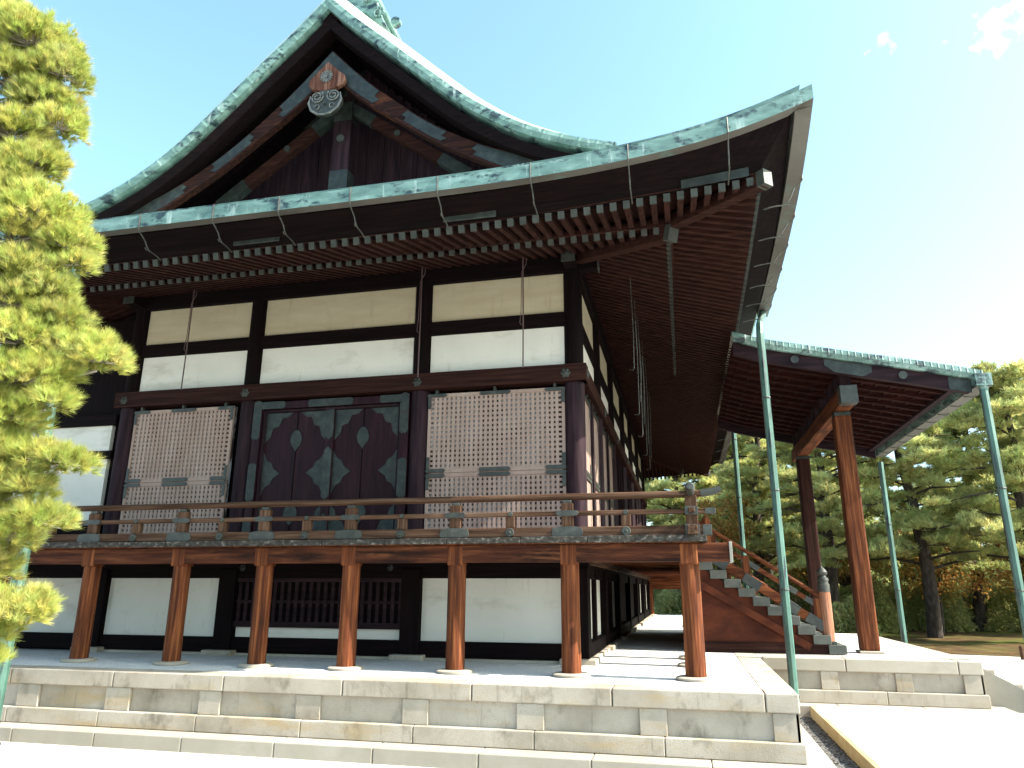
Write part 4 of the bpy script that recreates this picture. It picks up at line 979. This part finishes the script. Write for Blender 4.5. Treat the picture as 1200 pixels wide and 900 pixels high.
# --- foreground pine, its trunk just outside the picture at the left
fp = empty('pine_tree', (-5.4, -6.7, GZ), 'sunlit yellow green pine branches filling the left edge in front of the hall', 'pine tree')
CL = [  # clump centres (x, y, z, rx, rz)
 (-3.78, -6.5, 5.75, .34, .25), (-3.46, -6.45, 5.42, .22, .19), (-3.60, -6.4, 5.16, .26, .17), (-3.92, -6.5, 5.35, .34, .22),
 (-3.50, -6.4, 5.64, .16, .13), (-3.42, -6.4, 4.90, .20, .15), (-3.78, -6.5, 4.80, .30, .18), (-3.45, -6.4, 4.55, .14, .14),
 (-3.52, -6.5, 4.48, .22, .15), (-3.8, -6.6, 4.35, .3, .16),
 (-3.22, -6.5, 3.92, .30, .24), (-3.00, -6.4, 3.70, .21, .17), (-3.45, -6.5, 3.80, .30, .22), (-3.30, -6.5, 3.44, .30, .16), (-2.92, -6.4, 3.55, .14, .10),
 (-3.08, -6.4, 3.05, .24, .15), (-2.86, -6.3, 2.80, .26, .16), (-2.66, -6.3, 2.72, .19, .12), (-3.25, -6.5, 2.85, .32, .20), (-3.4, -6.5, 3.2, .3, .2),
 (-3.15, -6.5, 2.55, .28, .17), (-2.92, -6.45, 2.38, .16, .12), (-3.3, -6.5, 2.25, .28, .17), (-3.02, -6.4, 1.93, .24, .13), (-2.74, -6.4, 1.90, .19, .10), (-3.30, -6.5, 1.75, .3, .16),
 (-2.92, -6.4, 1.48, .22, .13), (-3.15, -6.5, 1.35, .26, .15), (-3.0, -6.45, .92, .24, .15), (-3.25, -6.5, .80, .26, .16), (-2.83, -6.42, .98, .12, .10), (-3.12, -6.5, .62, .16, .09),
 (-4.2, -6.4, 5.9, .4, .3), (-4.3, -6.7, 4.9, .4, .3), (-4.0, -6.9, 4.2, .4, .3), (-3.9, -6.8, 3.5, .35, .3), (-3.8, -6.8, 2.7, .4, .3), (-3.8, -6.9, 2.0, .4, .3), (-3.7, -6.8, 1.2, .4, .3),
 (-4.2, -7.1, 3.0, .5, .3), (-4.6, -6.0, 3.8, .5, .3), (-4.7, -6.2, 2.4, .5, .3), (-4.9, -6.5, 6.4, .6, .4), (-6.0, -6.8, 5.2, .7, .4), (-6.2, -6.2, 3.6, .8, .4)]
CL += [(-3.35, -6.5, 2.0, .26, .2), (-3.5, -6.5, 1.55, .3, .2), (-3.4, -6.5, 1.15, .3, .2), (-3.35, -6.5, .95, .24, .2), (-3.6, -6.5, 2.4, .35, .25), (-3.0, -6.45, 1.72, .18, .12), (-3.55, -6.5, 4.15, .3, .25), (-3.2, -6.45, 3.3, .2, .16), (-3.0, -6.45, 2.62, .2, .15)]
CL = [(a - .15 - (.13 if 3.3 < c < 4.3 else .06 if c >= 4.3 else .05 if 1.2 < c < 3.3 else 0), b_, c - (.10 if c < 1.1 else 0), d * 1.2, e_ * 1.3) for a, b_, c, d, e_ in CL]
rs = np.random.RandomState(11); tf = []
br = MB(); trunk = [(-5.4, -6.7, GZ), (-5.5, -6.65, 1.0), (-5.25, -6.75, 2.6), (-5.45, -6.6, 4.2), (-5.3, -6.7, 5.6), (-5.1, -6.6, 6.9)]
MB().tube(trunk, [.20, .17, .15, .12, .09, .04], 14).build('trunk', M['bark'], fp, smooth=True)
def tpos(z):
    for a, b_ in zip(trunk[:-1], trunk[1:]):
        if a[2] <= z <= b_[2]: return Vector(a).lerp(Vector(b_), (z - a[2]) / (b_[2] - a[2]))
    return Vector(trunk[-1])
for (cx, cy, cz, rx, rz) in CL:
    c = Vector((cx, cy, cz)); a = tpos(max(GZ, cz - .5)); m1 = a.lerp(c, .5) + Vector((0, rs.uniform(-.1, .1), rs.uniform(-.1, .15)))
    br.tube([a, m1, c - Vector((.05, 0, rz * .4))], [.035, .022, .010], 7)
    n = int(330 * (rx / .28) ** 1.6 * (rz / .17) ** .5)
    tb = rs.uniform(.85, 1.12)
    for i in range(n):
        q = rs.normal(size=3); q /= np.linalg.norm(q)
        if q[2] < -.35: q[2] *= -.5
        rr = rs.uniform(.25, 1.0) ** .5
        p = np.array([cx, cy, cz]) + q * np.array([rx, rx * .95, rz]) * rr
        d = q * .75 + np.array([.12, -.1, .55]) + rs.normal(size=3) * .22; d /= np.linalg.norm(d)
        dead = rs.rand() < .035
        tf.append((*p, *d, tb * rs.uniform(.75, 1.15)))
        if i % 16 == 0: br.tube([tuple(c + (Vector(p) - c) * .15), tuple(p - d * .02)], [.005, .003], 4, caps=False)
br.build('branch', M['branch'], fp)
tuft_mesh('needles', tf, M['needle'], 40, .088, .0016, fp, spread=.62)
# --- background pines
def pine_mesh(seed, H=10.8, spread=3.6, low=.24):
    r = np.random.RandomState(seed); t = []; bm_ = MB(); tr = MB()
    pts = []; x = y = 0
    for k in range(8):
        z = H * k / 7.5; x += r.uniform(-.22, .22); y += r.uniform(-.22, .22); pts.append((x * (k > 0), y * (k > 0), z))
    tr.tube(pts, [.30 * (1 - k / 9) ** .8 for k in range(8)], 12)
    nb = 40
    for b in range(nb):
        f = low + (1 - low) * (b + .5) / nb; z = H * f; i = min(6, int(z / (H / 7.5))); c = Vector(pts[i]).lerp(Vector(pts[i + 1]), min(1, z / (H / 7.5) - i))
        a = b * 2.4 + r.uniform(-.5, .5); L = spread * (1.15 - f) ** .55 * r.uniform(.55, 1.1)
        if f > .9: L *= .5
        e = c + Vector((math.cos(a) * L, math.sin(a) * L, r.uniform(-.1, .55))); m1 = c.lerp(e, .5) + Vector((r.uniform(-.2, .2), r.uniform(-.2, .2), r.uniform(-.05, .3)))
        bm_.tube([c, m1, e], [.085 * (1.1 - f), .05, .02], 6)
        for j in range(r.randint(4, 7)):
            tt = r.uniform(.35, 1.08); pc = (c.lerp(m1, tt * 2) if tt < .5 else m1.lerp(e, tt * 2 - 1)) + Vector((r.normal() * .5, r.normal() * .5, r.uniform(-.35, .6)))
            rad = r.uniform(.34, .72); rzz = rad * r.uniform(.5, .8); tb = r.uniform(.7, 1.2)
            bm_.tube([m1, pc], [.025, .012], 4, caps=False)
            for k in range(int(135 * rad ** 1.3)):
                q = r.normal(size=3); q /= np.linalg.norm(q)
                if q[2] < -.2: q[2] *= -.4
                p = np.array(pc) + q * np.array([rad, rad, rzz]) * r.uniform(.3, 1.05)
                d = q * .6 + np.array([0, 0, .6]) + r.normal(size=3) * .3; d /= np.linalg.norm(d)
                t.append((*p, *d, tb * r.uniform(.8, 1.15)))
    return tr, bm_, t
protos = []
def put_pine(pi, loc, rz, sc_, label, group='pine trees behind the hall'):
    first = protos[pi] is None
    if first:
        tr, b_, t = pine_mesh(21 + pi)
        e_ = empty('pine_tree', (0, 0, 0)); 
        parts = [tr.build('trunk', M['bark'], e_, smooth=True), b_.build('branch', M['bark'], e_), tuft_mesh('crown', t, M['needleb'], 14, .26, .014, e_, spread=.8)]
        protos[pi] = (e_, parts)
    else:
        src, parts = protos[pi]; e_ = src.copy(); sc.collection.objects.link(e_)
        for p in parts: c = p.copy(); sc.collection.objects.link(c); c.parent = e_
    e_.location = loc; e_.rotation_euler = (0, 0, rz); e_.scale = (sc_, sc_, sc_)
    tag(e_, label, 'pine tree', group)
protos = [None, None, None]
PINES = [
 (0, (10.9, 22.0), .3, .95, 'tall pine with thick dark bare trunk right of the porch'),
 (1, (7.7, 24.0), 1.9, .98, 'pine whose trunk shows beside the large red porch post'),
 (2, (13.6, 19.5), 4.0, .92, 'tall pine at the far right edge beside the green downpipe'),
 (0, (4.6, 27.0), 2.6, 1.02, 'pine seen between the stairs and the two porch posts'),
 (1, (1.2, 31.0), 5.1, 1.05, 'pine behind the far end of the veranda railing'),
 (2, (4.0, 36.0), .9, 1.15, 'distant pine rising behind the wooden stairs'),
 (1, (14.5, 28.0), 3.3, 1.02, 'pine behind the gap between the two right downpipes'),
 (2, (18.0, 25.5), 2.2, 1.0, 'pine partly cut off by the right picture edge'),
 (0, (10.2, 32.0), 4.6, 1.12, 'far pine standing behind the tall trunked one'),
 (1, (7.2, 41.0), .4, 1.15, 'farthest pine between the porch posts'),
 (0, (20.5, 33.0), 1.2, 1.1, 'far right background pine with open crown'),
 (2, (-2.0, 40.0), 3.0, 1.1, 'far pine just visible past the hall corner'),
]
for p, (x, y), rz, s, lb in PINES: put_pine(p, (x, y, GZ), rz, s, lb)
# --- maples in autumn colour among the pines
def maple(x, y, H, rad, label, seed, tintlo, tinthi):
    r = np.random.RandomState(seed); e_ = empty('maple_tree', (x, y, GZ), label, 'maple tree', 'autumn maples among the pines')
    tr = MB(); tr.tube([(x, y, GZ), (x + .1, y, GZ + H * .3), (x - .1, y, GZ + H * .6)], [.12, .09, .05], 8)
    t = []
    for k in range(9):
        a = k * 2.4; c = Vector((x + math.cos(a) * rad * r.uniform(.3, .8), y + math.sin(a) * rad * r.uniform(.3, .8), GZ + H * r.uniform(.45, .95)))
        tr.tube([(x, y, GZ + H * .35), tuple(Vector((x, y, GZ + H * .5)).lerp(c, .6)), tuple(c)], [.05, .03, .01], 5)
        for i in range(260):
            q = r.normal(size=3) * np.array([.42, .42, .20]) * rad * .8
            d = r.normal(size=3); d[2] = abs(d[2]) * .3; d /= np.linalg.norm(d); t.append((*(np.array(c) + q), *d, r.uniform(tintlo, tinthi)))
    tr.build('trunk', M['bark'], e_); tuft_mesh('crown', t, M['maple'], 6, .12, .030, e_, spread=1.2)
maple(3.2, 25, 6.0, 1.6, 'red maple showing above the end of the railing', 1, .8, 1.2)
maple(7.4, 28, 5.0, 2.0, 'orange maple between the two porch posts', 2, .8, 1.3)
maple(12.2, 25.5, 4.4, 2.3, 'orange maple behind the thick pine trunk', 3, .9, 1.4)
maple(9.2, 27.5, 4.2, 1.9, 'low orange and green maple left of the thick trunk', 4, .9, 1.4)
maple(16.2, 26, 4.8, 2.0, 'orange maple near the right picture edge', 5, .9, 1.4)
# low clipped shrubs under the pines
def shrub(x, y, r_, h, label, seed):
    r = np.random.RandomState(seed); t = []
    e_ = empty('shrub', (x, y, GZ), label, 'shrub', 'low shrubs under the pines')
    for i in range(int(900 * r_ * (r_ + h))):
        q = r.normal(size=3); q /= np.linalg.norm(q); q[2] = abs(q[2]); p = np.array([x, y, GZ]) + q * np.array([r_, r_, h]) * r.uniform(.7, 1.05) * (1 + .12 * math.sin(q[0] * 6))
        t.append((*p, *q, r.uniform(.5, 1.0)))
    tuft_mesh('foliage', t, M['needleb'], 8, .14, .018, e_, spread=.9)
    MB().tube([(x, y, GZ), (x, y, GZ + h * .5)], [.05, .02], 6).build('stem', M['bark'], e_)
shrub(13.6, 15.8, 1.3, .85, 'low green shrub at the right edge beyond the gravel', 1)
shrub(7.6, 20, .9, 1.5, 'rounded shrub beside the large porch post', 2)
shrub(14.3, 30, 2.0, 1.6, 'dark rounded shrub behind the tall trunk', 3)
shrub(3.9, 24, 1.3, 1.8, 'bushy shrub behind the foot of the stairs', 4)
shrub(1.6, 25, 1.6, 2.0, 'bushy shrub seen through the gap under the veranda', 5)
# far wood that reads as one mass beyond the garden wall
r_ = np.random.RandomState(77); t = []
for k in range(330):
    c = np.array([r_.uniform(-14, 50), r_.uniform(49, 56), r_.uniform(-.4, 8.5) * r_.uniform(.3, 1)]); rad = r_.uniform(1.0, 2.0); tb = r_.uniform(.5, 1.0)
    for i in range(150):
        q = r_.normal(size=3); q /= np.linalg.norm(q); p = c + q * np.array([rad, rad, rad * .7]) * r_.uniform(.5, 1.05); t.append((*p, *q, tb * r_.uniform(.8, 1.2)))
tag(tuft_mesh('far_wood', t, M['needleb'], 9, .42, .05, None, spread=.9), 'far off green wood behind the garden wall', 'wood', kind='stuff')
for i, (x, y, w_, h, lb) in enumerate([(9.3, 26.5, 1.7, 2.2, 'broad green shrub left of the thick bare trunk'), (12.6, 28.5, 2.0, 2.4, 'broad green shrub right of the thick bare trunk'),
        (16.6, 29, 2.2, 2.6, 'broad shrub near the right picture edge under the pines'), (6.6, 30, 2.0, 2.6, 'broad shrub between the two porch posts'), (11.4, 36, 2.6, 2.4, 'far shrub in front of the garden wall'),
        (17.5, 37, 3.0, 2.6, 'far shrub right of the garden wall gap'), (2.6, 33, 2.4, 2.8, 'broad shrub beyond the wooden stairs'), (-.5, 28, 1.8, 2.4, 'leafy shrub seen under the far veranda corner')]):
    shrub(x, y, w_, h, lb, 20 + i)
# boundary wall far behind
bwll = empty('garden_wall', (8, 46, GZ), 'low plastered garden wall with tiled top behind the pines', 'wall')
MB().box(-40, 60, 46, 46.4, GZ, .15).build('wall', M['ctile'], bwll)
MB().prism([(45.6, .15), (46.8, .15), (46.3, .42), (46.1, .42)], -40, 60, 'x').build('tiled_coping', M['bark'], bwll)
# small wooden stakes on the gravel at the right
for (x, y, lb) in ((10.3, 12.6, 'small wooden stake on gravel left of the right downpipe'), (11.4, 12.2, 'small wooden stake nearest the right downpipe')):
    s_ = MB(); s_.tube([(x, y, GZ), (x, y, GZ + .34), (x, y, GZ + .36)], [.05, .048, .03], 8)
    tag(s_.build('wooden_stake', M['weaz']), lb, 'stake', 'stakes at the gravel edge')
